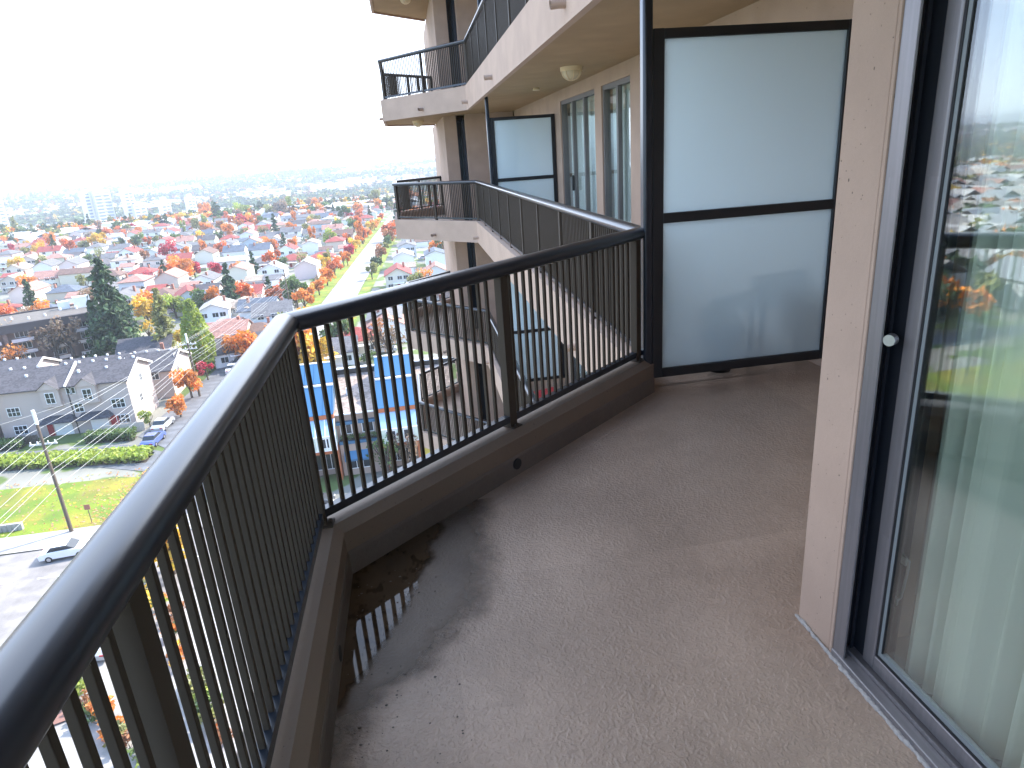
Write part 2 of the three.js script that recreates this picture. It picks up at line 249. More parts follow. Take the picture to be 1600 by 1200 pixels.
// frosted screens between neighbours
function screen(label, x0, x1, y, z, group) {
  const s = thing('privacy_screen', label, 'screen', [x0, y, z], 0, group), w = x1 - x0;
  mesh('post', rbox(-0.035, 0.028, 0, 2.595, -0.04, 0.04, 0.02), M.rail, s);
  mesh('frame', [rbox(0.03, 0.1, 0.1, 2.25, -0.025, 0.025), rbox(w - 0.07, w, 0.1, 2.25, -0.025, 0.025), rbox(0.1, w - 0.07, 0.1, 0.162, -0.024, 0.024), rbox(0.1, w - 0.07, 2.195, 2.249, -0.024, 0.024)], M.darkFrame, s);
  mesh('crossbar', rbox(0.1, w - 0.07, 1.135, 1.197, -0.026, 0.026), M.darkFrame, s);
  mesh('frosted_pane', box(0.1, w - 0.07, 0.162, 1.135, -0.004, 0.004), M.frost, s);
  mesh('frosted_pane', box(0.1, w - 0.07, 1.197, 2.195, -0.004, 0.004), M.frost, s);
  return s;
}
screen('large frosted glass screen in a black frame closing off the near balcony', 1.5, 2.84, 0, -4.16);
screen('smaller frosted screen far along the neighbouring balcony, on the same floor', 1.62, 2.84, 0, -12.75);
screen('frosted screen on the balcony one floor down, behind the near balusters', 1.62, 2.84, LV(-1), -12.75);
screen('frosted screen one floor up, cut by the top of the picture', 1.62, 2.84, LV(1), -12.75);

// ------------------------------------------------------------------ the near balcony
struct('balcony_kerb', sweep([Q0, A, B], KERB), M.concrete);
{
  mesh('kerb_coating', sweep([Q0, A, B], [[-0.086, 0.236], [-0.086, 0.239], [0.052, 0.239], [0.088, 0.203], [0.088, 0.004], [0.0855, 0.004], [0.0855, 0.2], [0.05, 0.2355]]), M.coating, scene.getObjectByName('balcony_kerb'));
  const up = sweep([Q0, A, B], [[0.08, 0.003], [0.08, 0.115], [0.0895, 0.115], [0.094, 0.1], [0.096, 0.003]]);
  mesh('membrane_upturn', up, M.membrane, scene.getObjectByName('balcony_kerb'));
  const inner = offsetLine([Q0, A, B], 0.082);
  struct('balcony_floor', sheet([...inner, [1.5, -4.25], [2.84, -4.25], [2.84, -1.9], [1.26, -1.8], [1.26, 4.4]], 0.004), M.floor);
  mesh('membrane_seam', sweep(offsetLine([Q0, A, B], 0.0), [[0.19, 0.004], [0.19, 0.0055], [0.2, 0.0062], [0.215, 0.0055], [0.215, 0.004]]), M.floor, scene.getObjectByName('balcony_floor'));
  // drain openings in the kerb
  const kerb = scene.getObjectByName('balcony_kerb');
  mesh('drain_opening', new THREE.CylinderGeometry(0.03, 0.03, 0.02, 20).rotateX(Math.PI / 2).rotateY(0.71).translate(0.42, 0.07, -3.163), M.gasket, kerb);
  mesh('drain_opening', new THREE.CylinderGeometry(0.028, 0.028, 0.02, 20).rotateZ(Math.PI / 2).translate(-0.405, 0.05, -1.93), M.gasket, kerb);
  // wet corner: a damp patch with standing water in it, both with ragged edges
  const X0 = -0.45, X1 = 0.3, Z0 = -2.95, Z1 = -1.0, edge = (list, z) => { for (let i = 0; i < list.length - 1; i++) { const [xa, za] = list[i], [xb, zb] = list[i + 1]; if (z >= za && z <= zb) return lerp(xa, xb, smooth(0, 1, (z - za) / (zb - za))); } return z < list[0][1] ? list[0][0] : list[list.length - 1][0]; };
  const water = [[0.0, -2.75], [-0.06, -2.55], [-0.15, -2.3], [-0.235, -2.05], [-0.3, -1.88], [-0.363, -1.77], [-0.4, -1.68], [-0.5, -1.6]], damp = [[0.17, -2.75], [0.14, -2.5], [0.1, -2.2], [0.06, -2.1], [-0.04, -2.0], [-0.125, -1.86], [-0.25, -1.76], [-0.34, -1.68], [-0.38, -1.5], [-0.41, -1.2], [-0.5, -1.05]];
  const mask = (list, soft, rag, seed) => { const t = tex(512, (u, v) => { const x = lerp(X0, X1, u), z = lerp(Z1, Z0, v), n = (fbm(x * 9 + 60, z * 9 + 60, 512, seed, 3) - 0.5) * rag + (fbm(x * 45 + 90, z * 45 + 290, 1024, seed + 7, 3) - 0.5) * rag * 0.5; return [smooth(-soft, soft, edge(list, z) - x + n)]; }, false, 1); t.wrapS = t.wrapT = THREE.ClampToEdgeWrapping; return t; };
  const wetSheet = (name, y, mat) => { const g = quads([[[X0, y, Z1], [X1, y, Z1], [X1, y, Z0], [X0, y, Z0]]]); g.setAttribute('uv', new THREE.Float32BufferAttribute([0, 0, 1, 0, 1, 1, 0, 0, 1, 1, 0, 1], 2)); const m = new THREE.Mesh(g, mat); m.name = name; m.receiveShadow = true; m.userData.kind = 'structure'; scene.add(m); };
  const silt = tex(256, (u, v) => { const a = fbm(u * 7, v * 12, 64, 71, 5), b = smooth(0.6, 0.75, fbm(u * 22 + 3, v * 40, 64, 77, 3)); return [0.3 + 0.13 * a - 0.1 * b, 0.235 + 0.11 * a - 0.09 * b, 0.17 + 0.09 * a - 0.08 * b]; });
  const db = floorBump.clone(); db.repeat.set(1.25, 3.25); db.needsUpdate = true;
  wetSheet('damp_patch', 0.0065, phys([0.46, 0.42, 0.38], 0.5, { transparent: true, bumpMap: db, bumpScale: 0.0014, alphaMap: mask(damp, 0.13, 0.09, 201), map: tex(256, (u, v) => { const a = fbm(u * 6, v * 14, 64, 81, 5); return [0.47 + 0.12 * a, 0.42 + 0.11 * a, 0.375 + 0.1 * a]; }) }));
  wetSheet('puddle', 0.0085, phys([0.6, 0.6, 0.6], 0.03, { ior: 1.33, transparent: true, alphaMap: mask(water, 0.03, 0.06, 231), map: silt }));
  const gr = rng(63), grit = []; for (let i = 0; i < 150; i++) { const t = gr(), x = lerp(-0.38, 0.02, Math.pow(gr(), 1.6)) + 0.05 * gr(), z = lerp(-2.45, -1.3, t), q = 0.0015 + 0.003 * gr() * gr(); if (-(z + 2.351) * 0.76 - (x + 0.418) * 0.65 > -0.02) continue; grit.push(new THREE.IcosahedronGeometry(q, 0).scale(1.4, 0.6, 1).translate(x, 0.009, z)); }
  mesh('grit', grit, M.bark, scene.getObjectByName('balcony_floor'), { stuff: true });
}
// wall beside the sliding door
const wall = struct('wall', [rbox(1.208, 1.5, 0.0, 2.6, -1.8, -1.617, 0.008), box(1.3, 2.85, 0, 2.6, -1.9, -1.81)], M.concrete);
struct('wall_beyond_door', [box(1.21, 1.5, 0, 2.6, 1.7, 4.4), box(1.21, 1.5, 2.45, 2.6, -1.6, 1.7), box(1.2, 4.4, 0, 2.6, 4.3, 4.4), box(1.5, 4.4, 0.0, 2.6, -1.86, -1.8)], M.room);
struct('room_floor', sheet([[1.3, -1.8], [4.4, -1.8], [4.4, 4.3], [1.3, 4.3]], 0.008), M.carpet);
const door = thing('sliding_door', 'aluminium framed sliding glass door at the right edge, curtain behind it', 'door', [1.21, 0, 0]);
mesh('trim', rbox(-0.006, 0.02, 0.0, 2.45, -1.615, -1.601, 0.003), M.concrete, door);
mesh('jamb', rbox(-0.002, 0.006, 0.012, 2.45, -1.601, -1.547, 0.002), M.alu, door);
mesh('jamb_channel', [box(0.006, 0.14, 0.03, 2.45, -1.66, -1.62), box(0.05, 0.056, 0.03, 2.45, -1.62, -1.598), box(0.05, 0.06, 0.03, 2.45, -1.59, -1.585), box(0.066, 0.075, 0.03, 2.45, -1.62, -1.54), box(0.1, 0.14, 0.03, 2.45, -1.62, -1.5)], M.aluDark, door);
mesh('sill', [rbox(-0.008, 0.03, 0.004, 0.03, -1.6, 1.7, 0.004), box(0.03, 0.13, 0.004, 0.03, -1.6, 1.7), box(0.03, 0.034, 0.03, 0.042, -1.6, 1.7), box(0.1, 0.106, 0.03, 0.055, -1.6, 1.7)], M.alu, door);
mesh('head', box(0, 0.13, 2.4, 2.45, -1.6, 1.7), M.alu, door);
{
  const sash = mesh('sash', [rbox(0.052, 0.088, 0.035, 2.4, -1.533, -1.482, 0.007), rbox(0.052, 0.088, 0.035, 0.088, -1.482, 1.0, 0.004), rbox(0.052, 0.088, 2.34, 2.4, -1.482, 1.0, 0.004)], M.alu, door);
  mesh('gasket', [box(0.056, 0.075, 0.088, 2.34, -1.482, -1.474), box(0.056, 0.075, 0.088, 0.097, -1.474, 1.0), box(0.0585, 0.075, 0.11, 2.34, -1.462, -1.459)], M.gasket, sash);
  mesh('glazing_bead', [box(0.058, 0.075, 0.097, 2.34, -1.474, -1.462), box(0.058, 0.075, 0.097, 0.112, -1.462, 1.0)], M.bead, sash);
  for (const gx of [0.062, 0.078]) mesh('pane', box(gx, gx + 0.004, 0.112, 2.34, -1.459, 1.0), M.glass, door);
  mesh('bumper', new THREE.CylinderGeometry(0.0155, 0.0165, 0.02, 28).rotateZ(Math.PI / 2).rotateY(0.5).translate(0.02, 1.085, -1.538), M.steel, door);
  const h = tube([[0.098, 0.432, -1.468], [0.11, 0.43, -1.468], [0.113, 0.41, -1.469], [0.113, 0.31, -1.478], [0.11, 0.288, -1.48], [0.098, 0.285, -1.48]], 0.004, 20, 8);
  mesh('inside_handle', [h, rbox(0.092, 0.1, 0.418, 0.446, -1.478, -1.458, 0.003), rbox(0.092, 0.1, 0.272, 0.298, -1.49, -1.47, 0.003)], M.steel, door);
}
{
  const r = rng(77), pts = [], n = 90; let prev = [1.195, -1.815];
  const bead = []; for (const [a, b] of [[[1.205, -1.8], [1.2, -1.61]], [[1.2, -1.61], [1.198, 1.4]]]) { const L = Math.hypot(b[0] - a[0], b[1] - a[1]), k = Math.ceil(L / 0.018); for (let i = 0; i < k; i++) { const t = (i + 0.5) / k, w = 0.005 + 0.006 * r(); bead.push(new THREE.IcosahedronGeometry(1, 1).scale(w, 0.004 + 0.006 * r(), 0.015).translate(lerp(a[0], b[0], t) - 0.004 * r() - 1.21, 0.006, lerp(a[1], b[1], t))); } }
  const s = mesh('sealant_bead', bead, M.caulk, door);
  const cp = [], cf = j => { const z = -1.46 + j * 0.004, f = Math.sin(j * 0.46 + 2.0 * Math.sin(j * 0.037) + Math.sin(j * 0.017)); return [1.352 + 0.03 * f * (0.55 + 0.45 * Math.sin(j * 0.071 + 1)) + 0.03 * Math.sin(j * 0.09) , z + 0.006 * Math.cos(j * 0.46)]; };
  for (let i = 0; i < 640; i++) { const p = cf(i), q = cf(i + 1); cp.push([[p[0], 0.018, p[1]], [q[0], 0.018, q[1]], [q[0], 2.42, q[1]], [p[0], 2.42, p[1]]]); }
  tag(mesh('curtain', toCreasedNormals(quads(cp), 1.2), M.curtain, scene), 'sheer pale green curtain hanging in folds behind the sliding glass door', 'curtain');
}
// ceiling lights
function ceilingLight(label, x, y, z) {
  const l = thing('ceiling_light', label, 'lamp', [x, y, z], 0);
  l.scale.setScalar(0.85); mesh('base', new THREE.CylinderGeometry(0.17, 0.165, 0.06, 28).translate(0, -0.03, 0), M.lampBase, l);
  const pts = []; for (let i = 0; i <= 10; i++) { const a = i / 10 * Math.PI / 2; pts.push(new THREE.Vector2(0.145 * Math.sin(a) + 0.0005, -0.06 - 0.12 * Math.cos(a))); }
  mesh('glass_shade', new THREE.LatheGeometry(pts, 28), M.lampGlass, l);
  const ribs = []; for (let i = 0; i < 4; i++) ribs.push(new THREE.TorusGeometry(0.15, 0.006, 6, 20, Math.PI).rotateZ(Math.PI).scale(1, 0.84, 1).rotateY(i * Math.PI / 4).translate(0, -0.062, 0)); mesh('cage', ribs, M.lampBase, l);
}
ceilingLight('round caged ceiling light over the neighbouring balcony, beside the glass doors', 2.25, 2.6, -9.0);
ceilingLight('ceiling light under the far corner of the balcony one floor up', 0.55, 2.6, -19.0);
ceilingLight('ceiling light under the topmost slab, cut by the top edge', 0.55, 5.4, -18.6);
tag(mesh('smoke_detector', new THREE.CylinderGeometry(0.05, 0.06, 0.035, 20).translate(2.3, 2.582, -11.6), M.lampBase, scene), 'small round disc on the ceiling beyond the caged ceiling light', 'detector');
// things on neighbouring balconies
function leafCluster(n, seed, sx, sy, sz, size, y0 = 0) { const r = rng(seed), q = []; for (let i = 0; i < n; i++) { const a = r() * 6.28, h = r(), R = Math.sqrt(r()) * (1 - 0.3 * h), c = [sx * R * Math.cos(a), y0 + sy * h, sz * R * Math.sin(a)], u = new THREE.Vector3(r() - 0.5, r() - 0.5, r() - 0.5).normalize().multiplyScalar(size), v = new THREE.Vector3(r() - 0.5, r() - 0.5, r() - 0.5).normalize().multiplyScalar(size * 0.5); q.push([[c[0] - u.x, c[1] - u.y, c[2] - u.z], [c[0] + v.x, c[1] + v.y, c[2] + v.z], [c[0] + u.x, c[1] + u.y, c[2] + u.z], [c[0] - v.x, c[1] - v.y, c[2] - v.z]]); } return quads(q); }
const leafMat = (c, tr = 0.35) => phys(c, 0.9, { transmission: tr, thickness: 0, vertexColors: true });
const plainLeaf = c => phys(c, 0.6, { transmission: 0.3, thickness: 0 });
function pot(label, x, z, y = 0, s = 1) {
  const p = thing('potted_plant', label, 'plant', [x, y, z]);
  mesh('pot', new THREE.LatheGeometry([[0.001, 0], [0.1, 0], [0.14, 0.24], [0.15, 0.25], [0.135, 0.25], [0.13, 0.22], [0.001, 0.22]].map(a => new THREE.Vector2(...a)), 20).scale(s, s, s), M.terracotta, p);
  mesh('foliage', leafCluster(150, 8, 0.2 * s, 0.62 * s, 0.2 * s, 0.045, 0.2 * s), plainLeaf([0.03, 0.085, 0.018]), p);
  mesh('stem', tube([[0, 0.2 * s, 0], [0.02, 0.4 * s, 0.01], [0, 0.7 * s, 0]], 0.008, 8, 5), M.bark, p);
}
pot('leafy green potted plant just behind the frosted screen post', 1.72, -4.75, 0, 1.05);
{
  const c = thing('patio_chair', 'blurred dark chair shape behind the right part of the frosted screen', 'chair', [2.56, 0, -4.66], 0.2), leg = (x, z) => mesh('leg', box(x - 0.015, x + 0.015, 0, 0.42, z - 0.015, z + 0.015), M.black, c);
  for (const x of [-0.22, 0.22]) for (const z of [-0.2, 0.2]) leg(x, z);
  mesh('seat', rbox(-0.24, 0.24, 0.42, 0.46, -0.23, 0.23, 0.01), M.black, c); mesh('backrest', rbox(-0.24, 0.24, 0.46, 0.68, 0.2, 0.23, 0.01), M.black, c);
  const t = thing('plant_stand', 'blurred rounded dark shape low behind the middle of the frosted screen', 'planter', [2.15, 0, -4.42]);
  mesh('bowl', new THREE.LatheGeometry([[0.001, 0], [0.08, 0], [0.09, 0.14], [0.15, 0.26], [0.16, 0.3], [0.001, 0.3]].map(a => new THREE.Vector2(...a)), 20), M.black, t);
  mesh('foliage', leafCluster(120, 18, 0.16, 0.24, 0.12, 0.05, 0.28), plainLeaf([0.03, 0.06, 0.02]), t);
  const j = thing('water_jug', 'clear white plastic jug standing beyond the railing end and screen post', 'jug', [1.84, 0.55, -5.6]);
  mesh('body', new THREE.LatheGeometry([[0.001, 0], [0.09, 0], [0.1, 0.02], [0.1, 0.26], [0.05, 0.33], [0.03, 0.36], [0.001, 0.36]].map(a => new THREE.Vector2(...a)), 20), M.white, j);
  mesh('cap', new THREE.CylinderGeometry(0.034, 0.034, 0.03, 16).translate(0, 0.375, 0), M.white, j);
  const st = thing('side_table', 'small table beyond the screen carrying the white jug', 'table', [1.84, 0, -5.6]);
  mesh('tabletop', rbox(-0.2, 0.2, 0.52, 0.548, -0.2, 0.2, 0.006), M.lampBase, st); for (const x of [-0.16, 0.16]) for (const z of [-0.16, 0.16]) mesh('leg', box(x - 0.015, x + 0.015, 0, 0.52, z - 0.015, z + 0.015), M.lampBase, st);
  const k = thing('red_cooler', 'red box with pale lid on the floor of the balcony below', 'cooler', [2.05, LV(-1), -10.9], 0.3);
  mesh('body', rbox(-0.28, 0.28, 0.02, 0.42, -0.2, 0.2, 0.03), M.red, k); mesh('lid', rbox(-0.29, 0.29, 0.425, 0.5, -0.21, 0.21, 0.02), M.red, k); mesh('handle', tube([[-0.28, 0.36, 0.1], [-0.34, 0.36, 0.1], [-0.34, 0.36, -0.1], [-0.28, 0.36, -0.1]], 0.012, 12, 6), M.black, k);
}
// ------------------------------------------------------------------ the land
const terr = (x, z) => { const r = Math.hypot(x, z), ri = smooth(-0.45, 0.1, Math.atan2(x, -z)) * 16, n = fbm(x / 420 + 50, z / 420 + 50, 512, 101, 4) - 0.5; return G - 27 * smooth(450, 1250, r) + (35 + ri + 26 * n) * smooth(1250, 2900, r) + n * 6 * smooth(600, 1200, r); };
{
  const p = [], uv = [], ix = [], NR = 60, NA = 180; // one sheet out to the horizon
  for (let i = 0; i <= NR; i++) for (let j = 0; j <= NA; j++) { const r = i === 0 ? 0 : 30 * Math.pow(6500 / 30, (i - 1) / (NR - 1)), a = j / NA * 2 * Math.PI, x = r * Math.sin(a), z = -r * Math.cos(a); p.push(x, terr(x, z), z); uv.push(x, z); }
  for (let i = 0; i < NR; i++) for (let j = 0; j < NA; j++) { const a = i * (NA + 1) + j, b = a + NA + 1; ix.push(a, a + 1, b, a + 1, b + 1, b); }
  const g = new THREE.BufferGeometry(); g.setAttribute('position', new THREE.Float32BufferAttribute(p, 3)); g.setAttribute('uv', new THREE.Float32BufferAttribute(uv, 2)); g.setIndex(ix); g.computeVertexNormals();
  const m = new THREE.Mesh(g, M.ground); m.name = 'ground'; m.receiveShadow = true; m.userData.kind = 'structure'; scene.add(m);
}
const flat = (name, poly, h, mat) => struct(name, sheet(poly, G + h), mat);
const streetX = z => -20.5 - (z + 200) * 0.046;                        // the street running away
// near ground, from the tower outwards
flat('yard', [[-30, -54], [60, -54], [60, 30], [-30, 30]], 0.02, M.paving);
flat('pavement', [[-33.5, -58], [-30, -58], [-30, 30], [-33.5, 30]], 0.14, M.paving);
flat('paved_court', [gnd(10, 1120), gnd(110, 1078), gnd(140, 1115), gnd(20, 1160)], 0.165, M.brickPave);
flat('road', [[-220, -65], [60, -65], [60, -54], [-33.5, -54], [-33.5, 30], [-45, 30], [-45, -54], [-220, -54]], 0.05, M.asphalt);
flat('pavement', [[-220, -68.6], [-22, -68.6], [-22, -65], [-220, -65]], 0.16, M.paving);
flat('lawn', [[-160, -87.5], [-40, -81], [-33, -80], [-33, -68.6], [-160, -68.6]], 0.08, M.grass);
flat('lane', [[-160, -101], [-64, -98.8], [-60, -94.6], [-42, -92], [-33, -86], [-33, -80.5], [-62, -94.3], [-160, -95]].map(([x, z], i) => i < 4 ? [x, z - 0.2] : [x, z]), 0.05, M.lane);
flat('lane', [[-41.5, -95], [-33, -86], [-33, -68.6], [-26, -68.6], [-26, -135], [-38, -135]], 0.06, M.lane);
flat('pavement', [[-24, -67.5], [6, -67.5], [6, -65], [-24, -65]], 0.18, M.paving);
flat('street', [[streetX(-135) - 4, -135], [streetX(-135) + 4.5, -135], [streetX(-560) + 4.5, -560], [streetX(-560) - 4, -560]], 0.1, M.paving);
flat('grass_verge', [[streetX(-140) - 8.5, -140], [streetX(-140) - 4.2, -140], [streetX(-430) - 4.2, -430], [streetX(-430) - 8.5, -430]], 0.07, M.grass);
flat('grass_verge', [[streetX(-140) + 4.7, -140], [streetX(-140) + 8, -140], [streetX(-430) + 8, -430], [streetX(-430) + 4.7, -430]], 0.07, M.grass);
for (const z of [-214, -282, -350, -418, -486]) { flat('avenue', [[-330, z - 4], [streetX(z) - 9, z - 4], [streetX(z) - 9, z + 4], [-330, z + 4]], 0.06, M.paving); }
{ const d = []; for (let i = 0; i < 12; i++) d.push(box(-60 + i * 4.4, -57.8 + i * 4.4, G + 0.055, G + 0.06, -59.6, -59.45)); struct('lane_marking', d, M.paint); }

// ------------------------------------------------------------------ trees
function leaves(pts, size, seed, squash = 1) {       // many small bent leaf-clump faces, each with its own tone
  const r = rng(seed), pos = [], col = [], v = new THREE.Vector3(), u = new THREE.Vector3(), w = new THREE.Vector3();
  for (const [x, y, z, t = 1] of pts) {
    v.set(r() - 0.5, (r() - 0.5) * squash, r() - 0.5).normalize(); u.set(r() - 0.5, r() - 0.5, r() - 0.5).cross(v).normalize(); w.copy(v).cross(u);
    const s = size * (0.6 + 0.8 * r()), k = t * (0.65 + 0.6 * r()), c = [k * (0.92 + 0.16 * r()), k, k * (0.85 + 0.3 * r())];
    const P = (a, b, e) => [x + v.x * a + u.x * b + w.x * e, y + v.y * a + u.y * b + w.y * e, z + v.z * a + u.z * b + w.z * e];
    const q = [P(-s, 0, 0), P(0, s * 0.55, s * 0.25), P(s, 0, 0), P(0, -s * 0.55, s * 0.25)];
    for (const i of [0, 1, 2, 0, 2, 3]) { pos.push(...q[i]); col.push(...c); }
  }
  const g = new THREE.BufferGeometry(); g.setAttribute('position', new THREE.Float32BufferAttribute(pos, 3)); g.setAttribute('color', new THREE.Float32BufferAttribute(col, 3)); g.computeVertexNormals(); return g;
}
function roundCrown(n, seed, w, h, base, lobes = 9) {
  const r = rng(seed), L = []; for (let i = 0; i < lobes; i++) { const a = r() * 6.28, q = Math.sqrt(r()) * 0.75; L.push([w * q * Math.cos(a), base + h * (0.16 + 0.66 * r()), w * q * Math.sin(a), 0.24 + 0.3 * r(), 0.65 + 0.6 * r()]); }
  const p = []; while (p.length < n) { const l = L[Math.floor(r() * lobes)], a = r() * 6.28, c = 2 * r() - 1, s = Math.sqrt(1 - c * c), k = Math.pow(r(), 0.35) * l[3]; p.push([l[0] + w * k * s * Math.cos(a), l[1] + h * 0.62 * k * c, l[2] + w * k * s * Math.sin(a), l[4]]); }
  return p;
}
function coneCrown(n, seed, w, h, base, droop = 0.18) {   // whorls of drooping branches
  const r = rng(seed), p = [], br = Math.ceil(n / 9); for (let b = 0; b < br; b++) { const t = Math.pow(r(), 1.25), a = r() * 6.28, len = w * Math.pow(1 - t, n > 1000 ? 0.72 : 0.95) * (n > 1000 ? 0.42 + 0.72 * r() : 0.7 + 0.5 * r()) + 0.1 * w, y = base + t * h, tone = 0.75 + 0.5 * r(); for (let i = 0; i < 9; i++) { const k = (i + 0.7 * r()) / 9, sp = (r() - 0.5) * 0.28 * len * (0.4 + k); p.push([Math.cos(a) * len * k - Math.sin(a) * sp, y - droop * len * k * k * 1.4 + 0.06 * len * r(), Math.sin(a) * len * k + Math.cos(a) * sp, tone * (0.8 + 0.35 * k)]); } } return p;
}
function columnCrown(n, seed, w, h) { const r = rng(seed), p = []; for (let i = 0; i < n; i++) { const t = r(), a = r() * 6.28, R = w * Math.pow(Math.sin(Math.PI * Math.min(0.98, 0.12 + 0.86 * t)), 0.75) * (1 - 0.45 * t) * (0.82 + 0.22 * r() + 0.1 * Math.sin(a * 5 + t * 14)); p.push([R * Math.cos(a), 0.3 + h * t, R * Math.sin(a), 0.75 + 0.5 * fbm(a * 2, t * 9, 64, 5, 2)]); } return p; }
function limbs(seed, h, w, base, n = 6) { const r = rng(seed), g = [new THREE.CylinderGeometry(0.022 * h, 0.04 * h, base + h * 0.35, 7).translate(0, (base + h * 0.35) / 2, 0)]; for (let i = 0; i < n; i++) { const a = r() * 6.28, y0 = base * (0.75 + 0.4 * r()) + 0.1 * h * r(); g.push(tube([[0, y0, 0], [w * 0.28 * Math.cos(a), y0 + h * 0.2, w * 0.28 * Math.sin(a)], [w * 0.5 * Math.cos(a), y0 + h * (0.3 + 0.2 * r()), w * 0.5 * Math.sin(a)]], 0.012 * h, 5, 5)); } return g; }
const KIND = {                                        // metres: crown radius, crown height, clear stem
  round: { w: 2.9, h: 4.6, base: 1.5, n: 620, s: 0.42 }, broad: { w: 4.3, h: 6.2, base: 2.0, n: 900, s: 0.5 }, tall: { w: 2.3, h: 7.5, base: 1.6, n: 620, s: 0.42 },
  cone: { w: 2.6, h: 9.5, base: 0.8, n: 720, s: 0.5, cone: 1 }, bigcone: { w: 5.6, h: 16, base: 1.5, n: 2600, s: 0.55, cone: 1 }, midcone: { w: 3.2, h: 12.5, base: 1.0, n: 1500, s: 0.48, cone: 1 }, column: { w: 2.5, h: 10.5, base: 0.3, n: 2300, s: 0.36, col: 1 }, sparse: { w: 3.0, h: 5.5, base: 1.6, n: 260, s: 0.3 }, shrub: { w: 1.1, h: 1.3, base: 0.1, n: 220, s: 0.2 },
};
const crowns = {}, trunks = {};
for (const [k, d] of Object.entries(KIND)) { crowns[k] = [0, 1, 2].map(v => metricUVfree(leaves(d.cone ? coneCrown(d.n, 300 + v, d.w, d.h, d.base) : d.col ? columnCrown(d.n, 310 + v, d.w, d.h) : roundCrown(d.n, 320 + v, d.w, d.h, d.base, [8, 13, 6][v]), d.s, 330 + v))); trunks[k] = mergeGeometries((d.cone || d.col ? [new THREE.CylinderGeometry(0.04, 0.035 * d.h * 0.6, d.h * 0.9, 7).translate(0, d.h * 0.45, 0)] : limbs(340, d.h + d.base, d.w, d.base, k === 'sparse' ? 12 : 6)).map(metricUV)); }
function metricUVfree(g) { return g; }
const LEAF = { orange: [0.74, 0.27, 0.035], 'deep orange': [0.66, 0.17, 0.03], yellow: [0.76, 0.50, 0.045], red: [0.52, 0.03, 0.06], green: [0.12, 0.19, 0.04], 'dark green': [0.05, 0.09, 0.033], olive: [0.27, 0.27, 0.07], 'yellow-green': [0.33, 0.40, 0.05], russet: [0.40, 0.17, 0.06], bare: [0.30, 0.20, 0.12] };
const leafM = {}; for (const [k, c] of Object.entries(LEAF)) leafM[k] = leafMat(c, k.includes('dark') ? 0.15 : 0.5);
let tc = 0;
function tree(kind, colour, x, z, s = 1, label, group, category = 'tree', y = terr(x, z)) {
  const v = tc++ % 3, t = thing(kind === 'shrub' ? 'shrub' : /cone|column/.test(kind) ? 'conifer' : 'tree', label || '', category, [x, y, z], (tc * 2.399) % 6.283, group); t.scale.set(s * (0.92 + 0.16 * hash(tc, 1, 9)), s * (0.94 + 0.2 * hash(tc, 2, 9)), s * (0.92 + 0.16 * hash(tc, 3, 9)));
  const c = new THREE.Mesh(crowns[kind][v], leafM[colour]), b = new THREE.Mesh(trunks[kind], M.bark); c.name = 'crown'; b.name = 'trunk'; for (const m of [c, b]) { m.castShadow = m.receiveShadow = true; t.add(m); } return t;
}

// ------------------------------------------------------------------ near buildings
function windowPart(parent, x, y, z, w, h, o = {}) {  // a window on a wall that faces +z (or +x when o.side)
  const f = [box(-w / 2 - 0.08, w / 2 + 0.08, -0.08, 0, 0, 0.07), box(-w / 2 - 0.08, w / 2 + 0.08, h, h + 0.08, 0, 0.07), box(-w / 2 - 0.08, -w / 2, 0, h, 0, 0.07), box(w / 2, w / 2 + 0.08, 0, h, 0, 0.07)];
  for (let i = 1; i < (o.nx || 2); i++) f.push(box(-w / 2 + i / (o.nx || 2) * w - 0.035, -w / 2 + i / (o.nx || 2) * w + 0.035, 0, h, 0, 0.06)); for (let i = 1; i < (o.ny || 1); i++) f.push(box(-w / 2, w / 2, i / o.ny * h - 0.03, i / o.ny * h + 0.03, 0, 0.058));
  const p = mesh('window', f, o.frame || M.white, parent); p.position.set(x, y, z); if (o.side) p.rotation.y = Math.PI / 2;
  mesh('pane', box(-w / 2, w / 2, 0, h, 0.01, 0.03), M.winGlass, p); return p;
}
function gableRoof(x0, x1, z0, z1, y, rise, ov = 0.45, th = 0.14) { // ridge along x, a real slab each side
  const zm = (z0 + z1) / 2, k = rise / ((z1 - z0) / 2), e = y - ov * k, s = (za, ya, zb, yb) => { const a = x0 - ov, b = x1 + ov, T = th; return [[[a, ya, za], [b, ya, za], [b, yb, zb], [a, yb, zb]], [[a, ya + T, za], [b, ya + T, za], [b, yb + T, zb], [a, yb + T, zb]], [[a, ya, za], [b, ya, za], [b, ya + T, za], [a, ya + T, za]], [[a, ya, za], [a, yb, zb], [a, yb + T, zb], [a, ya + T, za]], [[b, ya, za], [b, yb, zb], [b, yb + T, zb], [b, ya + T, za]]]; };
  return quads([...s(z1 + ov, e, zm, y + rise), ...s(z0 - ov, e, zm, y + rise)]);
}
function gableEnd(x, z0, z1, y, rise, t = 0.2) { const zm = (z0 + z1) / 2; const f = xx => [[xx, y, z0], [xx, y, z1], [xx, y + rise, zm]]; return quads([f(x), f(x - t), [[x, y, z0], [x - t, y, z0], [x - t, y + rise, zm], [x, y + rise, zm]], [[x, y, z1], [x - t, y, z1], [x - t, y + rise, zm], [x, y + rise, zm]]]); }
